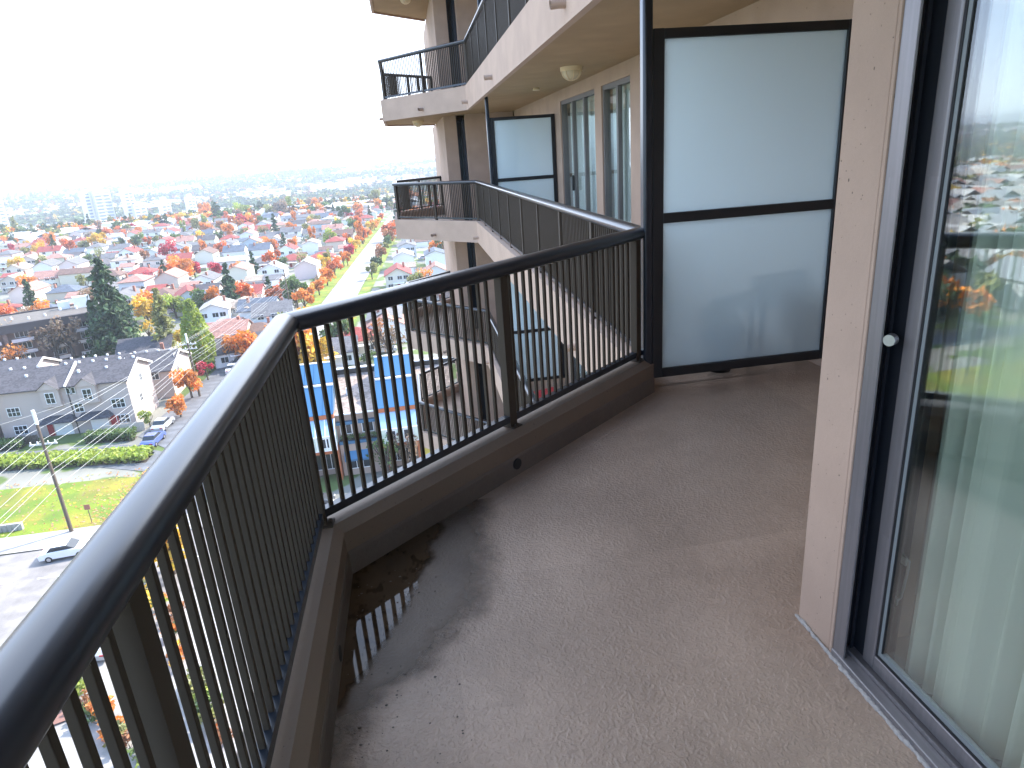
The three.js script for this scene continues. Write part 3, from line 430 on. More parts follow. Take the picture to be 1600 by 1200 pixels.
function hipRoof(w, d, y, rise, ov = 0.5) { const a = w / 2 + ov, b = d / 2 + ov, long = w > d, rx = long ? (w - d) / 2 + 0.01 : 0.01, rz = long ? 0.01 : (d - w) / 2 + 0.01, t = y + rise, e = y - 0.1; return quads([[[-a, e, b], [a, e, b], [rx, t, rz], [-rx, t, rz]], [[a, e, b], [a, e, -b], [rx, t, -rz], [rx, t, rz]], [[a, e, -b], [-a, e, -b], [-rx, t, -rz], [rx, t, -rz]], [[-a, e, -b], [-a, e, b], [-rx, t, rz], [-rx, t, -rz]], [[-a, e, b], [a, e, b], [a, e - 0.15, b], [-a, e - 0.15, b]], [[a, e, b], [a, e, -b], [a, e - 0.15, -b], [a, e - 0.15, b]], [[-a, e - 0.15, b], [a, e - 0.15, b], [a, e - 0.15, -b], [-a, e - 0.15, -b]]]); }
const roofM = c => std(c, 0.9, { map: shingleMap });
const R_ = { charcoal: roofM([0.082, 0.076, 0.084]), grey: roofM([0.15, 0.145, 0.15]), red: roofM([0.30, 0.06, 0.05]), brown: roofM([0.16, 0.095, 0.075]), pink: roofM([0.36, 0.19, 0.15]), 'blue-grey': roofM([0.10, 0.12, 0.155]), tan: roofM([0.34, 0.27, 0.21]), 'pale grey': roofM([0.36, 0.35, 0.34]) };
const W_ = { white: std([0.78, 0.77, 0.75], 0.85), cream: std([0.70, 0.64, 0.52], 0.85), 'pale grey': std([0.58, 0.58, 0.6], 0.85), 'pale pink': std([0.72, 0.58, 0.53], 0.85), 'pale blue': std([0.5, 0.58, 0.66], 0.85), beige: std([0.58, 0.5, 0.42], 0.85) };
const town = std([0.47, 0.39, 0.345], 0.85), trimM = std([0.72, 0.68, 0.62], 0.7);
function terrace(label, x0, x1, zf, depth, eave, rise, wins = true, group = 'grey-roofed town houses') {
  const t = thing('town_house', label, 'town house', [0, G, 0], 0, undefined), z0 = zf - depth;
  mesh('wall', [box(x0, x1, 0, eave, z0, zf), gableEnd(x1, z0, zf, eave, rise), gableEnd(x0 + 0.2, z0, zf, eave, rise)], town, t);
  const rf = mesh('roof', gableRoof(x0, x1, z0, zf, eave, rise), R_.charcoal, t);
  const zm = (z0 + zf) / 2, v = []; for (let x = x0 + 1; x < x1; x += 1.9) v.push(box(x - 0.14, x + 0.14, eave + rise + 0.05, eave + rise + 0.4, zm - 0.2, zm + 0.08)); for (const q of v) mesh('roof_vent', q, M.white, rf);
  const ovx = x1 + 0.46, k = rise / (depth / 2); for (const s of [-1, 1]) mesh('barge_board', bar([ovx, eave - 0.45 * k, zm + s * (depth / 2 + 0.45)], [ovx, eave + rise, zm], 0.06, 0.3), trimM, t);
  if (wins) { for (let x = x0 + 2; x < x1 - 1; x += 3.2) for (const y of [3.4, 5.2]) if (y + 1.2 < eave) windowPart(t, x, y, zf, 1.2, 1.1); for (const y of [1, 3.4, 5.4]) windowPart(t, x1, y, zm + 1.4, 0.9, 1.1, { side: 1 }); }
  return t;
}
{ // front terrace, the one with the two gabled bays
  const x0 = -61.3, x1 = -43.1, zf = -99.5, t = terrace('pinkish grey town houses with two small gabled bays and white garage doors, facing the lane', x0, x1, zf, 9.2, 7.4, 1.9, false);
  for (const bx of [-53.4, -48.4]) {
    mesh('bay', [box(bx - 1.25, bx + 1.25, 4.6, 7.3, zf, zf + 0.6)], town, t);
    const rr = quads([[[bx - 1.6, 7.2, zf + 1], [bx, 8.5, zf + 1], [bx, 8.5, zf - 2.6], [bx - 1.6, 7.2, zf - 0.2]], [[bx + 1.6, 7.2, zf + 1], [bx, 8.5, zf + 1], [bx, 8.5, zf - 2.6], [bx + 1.6, 7.2, zf - 0.2]]]); mesh('bay_roof', rr, R_.charcoal, t);
    mesh('bay_gable', quads([[[bx - 1.45, 7.25, zf + 0.8], [bx + 1.45, 7.25, zf + 0.8], [bx, 8.42, zf + 0.8]]]), std([0.5, 0.41, 0.36], 0.9), t);
    windowPart(t, bx, 5.2, zf + 0.6, 1.1, 1.5, { ny: 2 }); windowPart(t, bx + (bx < -50 ? 2.4 : -2.1), 6.2, zf, 0.6, 0.8, { nx: 1 });
    const c0 = bx - 2.3, c1 = bx + 2.5; mesh('canopy', quads([[[c0, 2.35, zf + 1.5], [c1, 2.35, zf + 1.5], [c1 - 0.6, 3.1, zf], [c0 + 0.6, 3.1, zf]], [[c0, 2.35, zf + 1.5], [c0 + 0.6, 3.1, zf], [c0, 2.35, zf]], [[c1, 2.35, zf + 1.5], [c1 - 0.6, 3.1, zf], [c1, 2.35, zf]], [[c0, 2.3, zf + 1.5], [c1, 2.3, zf + 1.5], [c1, 2.3, zf], [c0, 2.3, zf]]]), R_.charcoal, t);
    const gd = mesh('garage_door', box(bx - 0.9, bx + 1.5, 0.05, 2.1, zf, zf + 0.08), M.white, t); for (let i = 1; i < 4; i++) mesh('door_panel', box(bx - 0.85, bx + 1.45, 0.05 + i * 0.51, 0.09 + i * 0.51, zf + 0.08, zf + 0.1), trimM, gd);
    mesh('entrance', box(bx + (bx < -50 ? -1.9 : 1.8), bx + (bx < -50 ? -1.1 : 3.0), 0.1, 2.15, zf, zf + 0.06), M.doorRed, t);
  }
  for (const [x, y, w, h, nx, ny] of [[-59, 3.7, 1.6, 1.2, 3, 2], [-54.6, 3.4, 0.0, 0, 1, 1], [-58.8, 0.9, 1.7, 1.2, 3, 2], [-50.3, 3.3, 1.1, 1.2, 2, 2], [-44.9, 3.3, 1.7, 1.3, 3, 2], [-44.8, 0.9, 1.7, 1.2, 3, 2]]) if (w) windowPart(t, x, y, zf, w, h, { nx, ny });
  windowPart(t, x1, 5.6, -104.6, 0.9, 1.1, { side: 1 }); windowPart(t, x1, 2.9, -103, 0.9, 1.1, { side: 1 });
  const zm = zf - 4.6; for (const x of [-51.2]) { mesh('roof_parapet', [bar([x, 7.3, zf + 0.4], [x, 9.6, zm], 0.25, 0.45)], trimM, t); }
  for (const [x, z] of [[-57.4, -102.2], [-50.2, -102], [-46.5, -102.4]]) mesh('roof_vent', box(x - 0.15, x + 0.15, 8.5, 8.95, z - 0.15, z + 0.15), M.white, t);
  mesh('downpipe', box(-51.25, -51.15, 0, 7.2, zf, zf + 0.1), M.black, t);
}
terrace('white-gabled town house at the left edge, left of the two gabled bays', -82, -62.6, -96.6, 9.5, 7.4, 2.4);
terrace('grey-roofed town house row behind, at far left with a bright white end wall', -86, -62.5, -111.5, 10, 6.0, 2.0);
terrace('middle grey-roofed town house row behind the front terrace', -59.5, -49.6, -113, 9.5, 4.9, 1.9);
terrace('right grey-roofed town house row behind, its tall white gable facing the street', -49.2, -41.5, -112.2, 10, 4.8, 2.0);
for (const [x, s] of [[-60, 'left'], [-57, 'middle']]) { const f = thing('garden_fence', `low brown wooden fence at the ${s} of the lane front`, 'fence', [0, G, 0]); for (let i = 0; i < 14; i++) mesh('board', box(x - 1.4 + i * 0.2, x - 1.22 + i * 0.2, 0.05, 1.3 + 0.05 * (i % 2), -97.2, -97.15), M.wood, f); }
{ const f = thing('garden_fence', 'pinkish brown garden fence before the right end of the front terrace', 'fence', [0, G, 0]); for (let i = 0; i < 30; i++) mesh('board', box(-47.3 + i * 0.2, -47.12 + i * 0.2, 0.05, 1.4, -97.4, -97.34), W_.beige, f); }
function hedge(label, x0, x1, z0, z1, h, n, colour, seed, size = 0.28, skew = 0) {
  const r = rng(seed), p = [], L = x1 - x0, Dp = z1 - z0; for (let i = 0; i < n; i++) { const u = r(), v = r(), top = h * (0.78 + 0.35 * fbm(u * L * 0.5, v * Dp * 0.5, 512, seed, 3)), k = Math.pow(r(), 0.5); p.push([x0 + u * L, top * k, z0 + v * Dp + u * skew, 0.6 + 0.6 * k]); }
  const t = thing('hedge', label, 'hedge', [0, G, 0]); const m = new THREE.Mesh(leaves(p, size, seed), leafM[colour]); m.name = 'foliage'; m.castShadow = m.receiveShadow = true; t.add(m); mesh('stems', quads([[[x0, 0.05, z0], [x1, 0.05, z0 + skew], [x1, 0.05, z1 + skew], [x0, 0.05, z1]]]), M.bark, t); return t;
}
hedge('long bright yellow-green rough hedge between the lawn and the lane', -75, -37, -94.4, -91.0, 1.2, 4600, 'yellow-green', 401, 0.34, 6.2);
hedge('dark green hedge along the lane at the left edge', -66, -57.2, -96.9, -95.4, 1.4, 1400, 'green', 402, 0.24);
hedge('dark green hedge under the right end of the front terrace', -48.6, -41.6, -96.4, -94.6, 1.5, 1500, 'green', 403, 0.24, 1.2);
{ // long three-storey apartment block
  const b = thing('apartment_block', 'long dark-banded three-storey apartment block with flat roof, left behind the town houses', 'building', [-87.9, G, -148.8], 0.464), X = 25, Z = 7.85, brown = std([0.20, 0.14, 0.115], 0.9), band = std([0.07, 0.06, 0.06], 0.9), pane = std([0.62, 0.56, 0.55], 0.8);
  mesh('wall', box(-X, X, 0, 7.3, -Z, Z - 1.3), brown, b); mesh('band', [box(-X - 0.5, X + 0.5, 7.3, 9, Z - 1.2, Z), box(-X - 0.5, X + 0.5, 7.3, 9, -Z, -Z + 0.4), box(X, X + 0.5, 7.3, 9, -Z + 0.4, Z - 1.2)], band, b);
  const rf = mesh('roof', box(-X, X, 7.3, 8.7, -Z + 0.4, Z - 1.2), std([0.19, 0.165, 0.14], 0.95, { map: asphaltMap }), b);
  for (const [x, z, s] of [[14, -5, 1.1], [17.5, -3.5, 1.6]]) mesh('rooftop_unit', [box(x - s, x + s, 8.7, 8.7 + 1.5 * s, z - 0.7, z + 0.9)], M.white, rf); const r = rng(7); for (let i = 0; i < 14; i++) { const x = -20 + 3 * i + r(), z = -4 + 6 * r(); mesh('roof_vent', new THREE.CylinderGeometry(0.18, 0.22, 0.6, 8).translate(x, 8.95, z), M.white, rf); }
  for (let f = 0; f < 3; f++) for (let i = 0; i < 9; i++) { const x = -22 + i * 5.5, y = 0.7 + f * 2.45; windowPart(b, x, y + 0.5, Z - 1.3, 2.2, 1.25, { nx: 3 }); mesh('balcony_panel', box(x - 1.9, x + 1.9, y - 0.3, y + 0.35, Z - 0.25, Z - 0.1), pane, b); mesh('balcony_slab', box(x - 1.9, x + 1.9, y - 0.42, y - 0.3, Z - 1.3, Z - 0.05), band, b); mesh('dividing_wall', box(x + 2.4, x + 3.1, y - 0.42, y + 1.95, Z - 1.3, Z - 0.3), brown, b); }
}
{ // blue-roofed row
  const b = thing('blue_roofed_building', 'brown row building with bright blue metal roofs and two glazed bays, seen through the balusters', 'building', [0, G, 0]);
  const tanW = std([0.40, 0.31, 0.25], 0.9), blueM = std([0.05, 0.15, 0.265], 0.4, { metalness: 0.25 }), rust = std([0.42, 0.13, 0.05], 0.7), roofT = std([0.43, 0.33, 0.27], 0.9, { map: shingleMap }), paleB = phys([0.35, 0.5, 0.68], 0.15), mint = std([0.62, 0.70, 0.58], 0.4), yel = std([0.52, 0.42, 0.09], 0.8);
  mesh('wall', [box(-16, 3, 0, 7.7, -88, -74.2), box(-2, 1.2, 0, 5.2, -74.2, -72.6)], tanW, b);
  mesh('roof', quads([[[-16.2, 7.7, -73.7], [3.2, 7.7, -73.7], [3.2, 10.2, -80.8], [-16.2, 10.2, -80.8]], [[-16.2, 7.75, -88.4], [3.2, 7.75, -88.4], [3.2, 10.2, -80.8], [-16.2, 10.2, -80.8]], [[-16.2, 7.5, -73.7], [3.2, 7.5, -73.7], [3.2, 7.7, -73.7], [-16.2, 7.7, -73.7]]]), roofT, b);
  mesh('roof_parapet', box(-16.2, 9, 10.1, 10.85, -81.1, -80.8), M.black, b); mesh('parapet_cap', box(-16.3, 9.1, 10.85, 10.98, -81.2, -80.7), M.white, b);
  mesh('gutter', box(-11, -6.2, 7.55, 7.72, -73.68, -73.5), M.white, b);
  for (const [x0, x1] of [[-15.2, -10.9], [-6, -1.4]]) {
    const slope = (y0, z0, y1, z1) => { const q = quads([[[x0, y0, z0], [x1, y0, z0], [x1, y1, z1], [x0, y1, z1]], [[x0, y0, z0], [x0, y1, z1], [x0, y0, z1]], [[x1, y0, z0], [x1, y1, z1], [x1, y0, z1]]]), p = mesh('blue_roof', q, blueM, b); for (let i = 0; i <= 4; i++) { const x = lerp(x0 + 0.03, x1 - 0.03, i / 4); mesh('seam', bar([x, y0 + 0.03, z0], [x, y1 + 0.03, z1], 0.07, 0.07), blueM, p); } };
    slope(8.0, -73, 10.4, -76.2); mesh('roof_flashing', box(x0, x1, 10.4, 10.6, -76.5, -76.2), M.white, b); slope(10.6, -76.8, 12.3, -79.4); mesh('roof_flashing', box(x0, x1, 12.3, 12.42, -79.7, -79.4), M.white, b); mesh('roof_back', quads([[[x0, 12.3, -79.6], [x1, 12.3, -79.6], [x1, 10, -81], [x0, 10, -81]], [[x0, 8, -79.6], [x0, 12.3, -79.6], [x0, 10.5, -76.6], [x0, 8, -76.6]], [[x1, 8, -79.6], [x1, 12.3, -79.6], [x1, 10.5, -76.6], [x1, 8, -76.6]]]), blueM, b);
    mesh('rust_band', [box(x0, x1, 7.5, 7.95, -74.2, -72.95), box(x0, x1, 3.5, 4.1, -74.2, -72.2), box(x0, x0 + 0.5, 0, 3.5, -74.2, -72.25), box(x1 - 0.5, x1, 0, 3.5, -74.2, -72.25)], rust, b);
    mesh('glazed_roof', quads([[[x0, 5.9, -71.7], [x1, 5.9, -71.7], [x1, 7.45, -73.1], [x0, 7.45, -73.1]]]), paleB, b);
    const fr = []; for (let i = 0; i <= 4; i++) { const x = lerp(x0, x1, i / 4); fr.push(bar([x, 5.92, -71.69], [x, 7.47, -73.09], 0.12, 0.08), box(x - 0.06, x + 0.06, 4.1, 5.9, -71.75, -71.63)); } fr.push(box(x0, x1, 5.8, 5.92, -71.76, -71.62), box(x0, x1, 4.1, 4.25, -71.77, -71.62)); mesh('glazing_frame', fr, M.white, b);
    mesh('glazed_wall', [box(x0 + 0.05, x1 - 0.05, 4.25, 5.8, -73.9, -71.72)], mint, b);
    windowPart(b, x0 + 1.3, 4.5, -71.72, 1.0, 1.1, { nx: 1 }); windowPart(b, x1 - 1.3, 4.5, -71.72, 1.0, 1.1, { nx: 1 });
    windowPart(b, (x0 + x1) / 2 - 0.8, 0.8, -74.18, 1.1, 2.0, { nx: 2 }); windowPart(b, (x0 + x1) / 2 + 0.9, 0.8, -74.18, 1.1, 2.0, { nx: 2 });
  }
  for (const x of [-9.9, -7.4]) { windowPart(b, x, 5.0, -74.2, 1.2, 1.1, { nx: 2 }); mesh('window_hood', box(x - 1, x + 1, 6.25, 6.6, -74.2, -73.7), blueM, b); }
  mesh('planter_ledge', box(-10.8, -6.1, 4.0, 4.35, -74.2, -73.2), blueM, b); mesh('wall_step', box(-10.8, -6.1, 0, 4.0, -74.2, -73.3), tanW, b);
  mesh('awning', quads([[[-10.4, 2.3, -72.6], [-7.2, 2.3, -72.6], [-7.2, 3.1, -73.3], [-10.4, 3.1, -73.3]], [[-10.4, 2.05, -72.6], [-7.2, 2.05, -72.6], [-7.2, 2.3, -72.6], [-10.4, 2.3, -72.6]]]), blueM, b); windowPart(b, -8.8, 0.9, -73.3, 2.2, 1.2, { nx: 3 });
  mesh('yellow_wall', box(-1.35, 0.4, 1.6, 4.6, -72.55, -72.4), yel, b);
  for (const x of [-9.4, -7.9, -12.4]) mesh('roof_vent', new THREE.CylinderGeometry(0.22, 0.25, 0.9, 10).translate(x, 9.2, -77), M.white, b);
  hedge('planting on the blue ledge between the two glazed bays', -10.7, -6.2, -74, -73.4, 0.6, 300, 'green', 405, 0.15).position.y = G + 4.35;
}
// ------------------------------------------------------------------ street furniture, cars
function pole(label, x, z, h, arms = [h - 0.6]) {
  const p = thing('utility_pole', label, 'pole', [x, G, z]);
  mesh('post', new THREE.CylinderGeometry(0.13, 0.2, h, 10).translate(0, h / 2, 0), M.wood, p); mesh('top_cap', new THREE.CylinderGeometry(0.16, 0.16, 1.5, 10).translate(0.02, h + 0.5, 0), M.white, p);
  for (const a of arms) { const c = mesh('crossarm', box(-1.3, 1.3, a - 0.08, a + 0.08, -0.06, 0.06), M.wire, p); for (const ix of [-1.15, -0.5, 0.5, 1.15]) mesh('insulator', new THREE.CylinderGeometry(0.05, 0.07, 0.28, 8).translate(ix, a + 0.2, 0), M.white, c); }
  return p;
}
pole('tall dark wooden utility pole standing at the edge of the near lawn', -38.7, -68.1, 12.6, [10.2]);
pole('utility pole with white insulators beside the yellow-green conifer', -37.4, -111, 9.5, [9.0, 8.2]);
pole('thin utility pole among the houses, left of the street', -32.5, -176, 11);
function span(label, a, b, sag, r = 0.017) { const p = []; for (let i = 0; i <= 12; i++) { const t = i / 12; p.push([lerp(a[0], b[0], t), lerp(a[1], b[1], t) - sag * 4 * t * (1 - t), lerp(a[2], b[2], t)]); } return tag(mesh('power_line', tube(p, r, 24, 4), M.wire, scene), label, 'cable', 'power lines crossing the view of the town houses'); }
{ const n = ['topmost', 'second', 'third', 'fourth', 'fifth', 'sixth', 'seventh', 'eighth'];
  const hs = [[12.6, 9.6], [11.4, 9.3], [10.4, 9.1], [10.35, 9.1], [8.2, 7.2], [7.2, 6.5], [6.9, 6.2], [5.4, 5.2]];
  hs.forEach(([ha, hb], i) => { const dx = [0, -1.1, -0.5, 1.1, 0.1, -0.1, 0.15, 0][i], m = [[-39.5 + dx, G + ha, -18], [-38.7 + dx, G + ha, -68.1], [-37.4 + dx, G + hb, -111], [-32.5 + dx, G + hb, -176]];
    span(`${n[i]} power line between the near pole and the pole by the conifer`, m[1], m[2], 0.5); span(`${n[i]} power line from the near pole out of the left edge`, m[0], m[1], 0.5); span(`${n[i]} power line running on along the street behind the conifer`, m[2], m[3], 0.6); });
  span('service cable dropping from the far pole to the town houses', [-37.4, G + 7.2, -111], [-60, G + 6.2, -84], 0.9); }
function car(label, x, z, turn, c) {
  const t = thing('parked_car', label, 'car', [x, G + 0.05, z], turn), paint = phys(c, 0.35, { clearcoat: 1, clearcoatRoughness: 0.08 });
  const side = new THREE.Shape([[-2.15, 0.35], [-2.2, 0.75], [-1.95, 0.92], [-1.1, 1.0], [0.95, 1.02], [2.0, 0.88], [2.2, 0.6], [2.15, 0.35]].map(p => new THREE.Vector2(...p)));
  mesh('body', new THREE.ExtrudeGeometry(side, { depth: 1.66, bevelEnabled: true, bevelSize: 0.05, bevelThickness: 0.05, bevelSegments: 2 }).translate(0, 0, -0.83), paint, t);
  const cab = new THREE.Shape([[-1.5, 0.98], [-1.0, 1.42], [0.35, 1.45], [1.15, 1.0]].map(p => new THREE.Vector2(...p)));
  mesh('windows', new THREE.ExtrudeGeometry(cab, { depth: 1.4, bevelEnabled: true, bevelSize: 0.03, bevelThickness: 0.08, bevelSegments: 1 }).translate(0, 0, -0.7), M.winGlass, t);
  mesh('roof', rbox(-0.98, 0.36, 1.42, 1.5, -0.7, 0.7, 0.03), paint, t);
  for (const wx of [-1.35, 1.35]) for (const wz of [-0.8, 0.8]) { const w = mesh('wheel', new THREE.CylinderGeometry(0.32, 0.32, 0.22, 18).rotateX(Math.PI / 2).translate(wx, 0.32, wz), M.black, t); mesh('rim', new THREE.CylinderGeometry(0.19, 0.19, 0.23, 14).rotateX(Math.PI / 2).translate(wx, 0.32, wz), M.steel, w); }
  for (const wz of [-0.6, 0.6]) { mesh('headlight', rbox(2.14, 2.24, 0.62, 0.76, wz - 0.18, wz + 0.18, 0.02), M.white, t); mesh('tail_light', rbox(-2.26, -2.16, 0.66, 0.8, wz - 0.18, wz + 0.18, 0.02), M.red, t); }
}
car('white car at the kerb just beyond the near handrail', -36.9, -63.2, 0.1, [0.75, 0.75, 0.76]);
car('white car on the road at the left edge', -43.3, -58.2, 0.05, [0.75, 0.75, 0.76]);
car('dark blue-green car parked below, at the lower left corner', ...gnd(12, 1178), 1.3, [0.02, 0.07, 0.09]);
car('silver car parked below, between the lower left balusters', ...gnd(172, 1008), 1.5, [0.4, 0.41, 0.43]);
car('silver car parked beside the fence right of the front terrace', -38.8, -97.5, 1.5, [0.4, 0.41, 0.43]);
car('blue car parked beside the fence right of the front terrace', -38.2, -91.6, 1.5, [0.06, 0.1, 0.3]);
car('white van-like car in the yard beside the columnar conifer', -35, -124, 1.6, [0.72, 0.72, 0.72]);
car('dark car in the yard above the handrail corner', -33.2, -137, 1.5, [0.03, 0.03, 0.035]);
car('dark car parked in front of the blue-roofed building', -13.5, -66.6, 0.0, [0.05, 0.055, 0.06]);
car('black car on the road before the blue-roofed building', -16, -63.2, 0, [0.03, 0.03, 0.03]);
{ const w = thing('garden_wall', 'low grey stone wall with planting at the edge of the lawn', 'wall', [-45.9, G, -70.2]); for (let i = 0; i < 6; i++) mesh('stone', rbox(-1.5 + i * 0.5, -1.03 + i * 0.5, 0, 0.9, -0.2, 0.2, 0.04), M.paving, w); }
{ const s = thing('sign_post', 'small brown sign on a thin post on the lawn beside the utility pole', 'sign', [-37.3, G, -69.6]); mesh('post', new THREE.CylinderGeometry(0.04, 0.04, 2.2, 8).translate(0, 1.1, 0), M.wood, s); mesh('panel', box(-0.3, 0.3, 1.7, 2.3, 0.04, 0.07), M.brick, s); }
// ------------------------------------------------------------------ trees one can tell apart
const at = (px, py) => gnd(px, py);
tree('bigcone', 'dark green', ...at(190, 553), 1.14, 'huge dark green conifer standing before the apartment block');
tree('midcone', 'dark green', ...at(163, 556), 0.8, 'slimmer dark conifer close left of the huge conifer');
tree('cone', 'dark green', ...at(57, 500), 1.05, 'dark conifer behind the flat roof of the apartment block');
tree('midcone', 'olive', ...at(266, 556), 1.05, 'olive brown-tinged conifer right of the huge dark conifer');
tree('column', 'yellow-green', ...at(319, 580), 1.25, 'bright yellow-green columnar conifer beside the utility pole');
tree('round', 'red', ...at(325, 594), 0.6, 'small bright red tree right of the yellow-green conifer');
tree('round', 'orange', ...at(300, 622), 0.8, 'orange tree between the town houses and the handrail');
tree('round', 'orange', ...at(283, 652), 0.62, 'smaller orange tree below the pole, touching the handrail');
tree('round', 'yellow-green', -41, -98.5, 0.45, 'pale yellow-green shrub at the white gable corner', undefined, 'shrub');
tree('sparse', 'bare', ...at(36, 566), 1.35, 'nearly bare brownish tree before the apartment block'); tree('sparse', 'orange', ...at(30, 580), 0.9, 'sparse orange tree between apartment block and town house roofs'); tree('sparse', 'bare', ...at(116, 562), 1.3, 'bare reddish tree left of the huge conifer'); tree('sparse', 'bare', ...at(92, 566), 1.35, 'bare brown tree before the middle of the apartment block');
tree('broad', 'yellow', ...at(232, 505), 0.85, 'golden broad tree right behind the huge conifer'); tree('sparse', 'yellow', ...at(236, 535), 0.7, 'sparse yellow tree at the foot of the huge conifer');
tree('tall', 'orange', ...gnd(476, 592), 1.25, 'bright golden-orange tree just beyond the railing corner'); tree('broad', 'yellow', ...gnd(494, 590), 0.95, 'orange tree behind the first balusters of the right run'); tree('round', 'yellow', ...gnd(545, 520), 0.9, 'yellow tree behind the blue roofs');
tree('sparse', 'bare', ...gnd(612, 566), 1.1, 'bare brown tree behind the blue-roofed building'); tree('sparse', 'green', -5.6, -71.6, 0.75, 'thin green tree before the blue-roofed building'); tree('sparse', 'bare', -3.2, -70.6, 0.7, 'pale leafless shrub before the right glazed bay', undefined, 'shrub');
{ const r = rng(90), cols = ['yellow', 'olive', 'yellow-green', 'orange', 'green', 'russet']; for (let i = 0; i < 26; i++) { const q = r(), [x, z] = i < 17 ? gnd(238 + 95 * (i / 17) + 30 * (r() - 0.3), 925 + 250 * i / 17) : gnd(120 + 14 * (i - 17), 1095 + 13 * (i - 17)), c = cols[Math.floor(r() * 6)]; tree('shrub', c, x, z, 0.55 + 0.6 * r() + 0 * q, `${c} shrub, ${ordinal(i)} along the bed below the left railing`, 'shrubs in the bed below the left railing', 'shrub'); } }
tree('round', 'green', -27.5, -43, 0.7, 'green bushy small tree below the left railing'); tree('sparse', 'yellow', -26, -50, 0.9, 'yellow leafy tree below, seen through the left balusters'); tree('round', 'yellow', -25, -57, 0.9, 'golden tree at the road edge below the left balusters');

{ const r = rng(808), g = quads([[[-0.1, 0, -0.06], [0.1, 0.02, -0.07], [0.12, 0.03, 0.06], [-0.09, 0.01, 0.08]]]), n = 800, m = new THREE.InstancedMesh(g, std([1, 1, 1], 0.9), n), q = new THREE.Matrix4(), e = new THREE.Euler(), u = new THREE.Quaternion();
  for (let i = 0; i < n; i++) { const x = -36 - 26 * Math.pow(r(), 2.2), z = -69 - 14 * r(), s = 0.5 + 0.9 * r(); q.compose(new THREE.Vector3(x, G + 0.1, z), u.setFromEuler(e.set(0.4 * r(), 6 * r(), 0.4 * r())), new THREE.Vector3(s, s, s)); m.setMatrixAt(i, q); m.setColorAt(i, rgb(...pick(r, [[LEAF.olive, 3], [LEAF.russet, 3], [LEAF.bare, 3], [LEAF.yellow, 0.7]]))); }
  m.name = 'fallen_leaves'; m.userData = { kind: 'stuff', label: 'fallen leaves scattered over the lawn by the utility pole' }; scene.add(m); }
// ------------------------------------------------------------------ houses, each its own; labels are finished at the end
const pending = [];
const HOUSE = [];
function houseKit(w, d, h, type, rise, seed) {
  const k = { w, d, wall: [box(-w / 2, w / 2, 0, h, -d / 2, d / 2)], type };
  if (type === 'hipped') k.roof = hipRoof(w, d, h, rise); else if (type === 'gabled') { k.roof = gableRoof(-w / 2, w / 2, -d / 2, d / 2, h, rise); k.wall.push(gableEnd(w / 2, -d / 2, d / 2, h, rise), gableEnd(-w / 2 + 0.2, -d / 2, d / 2, h, rise)); }
  else { k.roof = gableRoof(-d / 2, d / 2, -w / 2, w / 2, h, rise).rotateY(Math.PI / 2); k.wall.push(gableEnd(d / 2, -w / 2, w / 2, h, rise).rotateY(-Math.PI / 2), gableEnd(-d / 2 + 0.2, -w / 2, w / 2, h, rise).rotateY(-Math.PI / 2)); }
  const porch = [box(-w * 0.2, w * 0.28, 0, 0.3, d / 2, d / 2 + 1.6), box(-w * 0.22, w * 0.3, 2.5, 2.65, d / 2, d / 2 + 1.8), box(-w * 0.19, -w * 0.17, 0.3, 2.5, d / 2 + 1.4, d / 2 + 1.55), box(w * 0.25, w * 0.27, 0.3, 2.5, d / 2 + 1.4, d / 2 + 1.55)];
  k.porch = mergeGeometries(porch.map(metricUV)); k.wall = mergeGeometries(k.wall.map(g => { g = metricUV(g); return g; })); k.roof = metricUV(k.roof);
  k.chimney = metricUV(box(w * 0.22, w * 0.22 + 0.7, h, h + rise + 0.7, -d * 0.2, -d * 0.2 + 0.7)); k.door = metricUV(box(-0.5, 0.5, 0.3, 2.4, d / 2, d / 2 + 0.05)); k.wins = [];
  for (const s of [-1, 1]) k.wins.push([s * w * 0.32, 1.1, d / 2, 0]); if (h > 4.2) for (const s of [-1, 0.2, 1]) k.wins.push([s * w * 0.3, 3.7, d / 2, 0]); for (const s of [-0.25, 0.22]) k.wins.push([w / 2, h > 4.2 ? 3.6 : 1.2, s * d, 1]);
  k.win = metricUV(box(-0.8, 0.8, 0, 1.2, 0, 0.05)); k.fr = mergeGeometries([box(-0.92, 0.92, -0.1, 0, 0, 0.09), box(-0.92, 0.92, 1.2, 1.3, 0, 0.09), box(-0.92, -0.8, 0, 1.2, 0, 0.09), box(0.8, 0.92, 0, 1.2, 0, 0.09), box(-0.04, 0.04, 0, 1.2, 0, 0.08)].map(metricUV));
  return k;
}
const KITS = [houseKit(9.5, 11.5, 5.4, 'hipped', 2.0), houseKit(9, 12, 5.2, 'front-gabled', 2.4), houseKit(11, 9, 3.6, 'hipped', 2.1), houseKit(10.5, 9.5, 4.6, 'gabled', 2.6), houseKit(8.5, 12.5, 5.6, 'front-gabled', 1.7), houseKit(12, 8.5, 3.2, 'gabled', 2.3)];
function put(o, name, g, m) { const x = new THREE.Mesh(g, m); x.name = name; x.castShadow = x.receiveShadow = true; o.add(x); return x; }
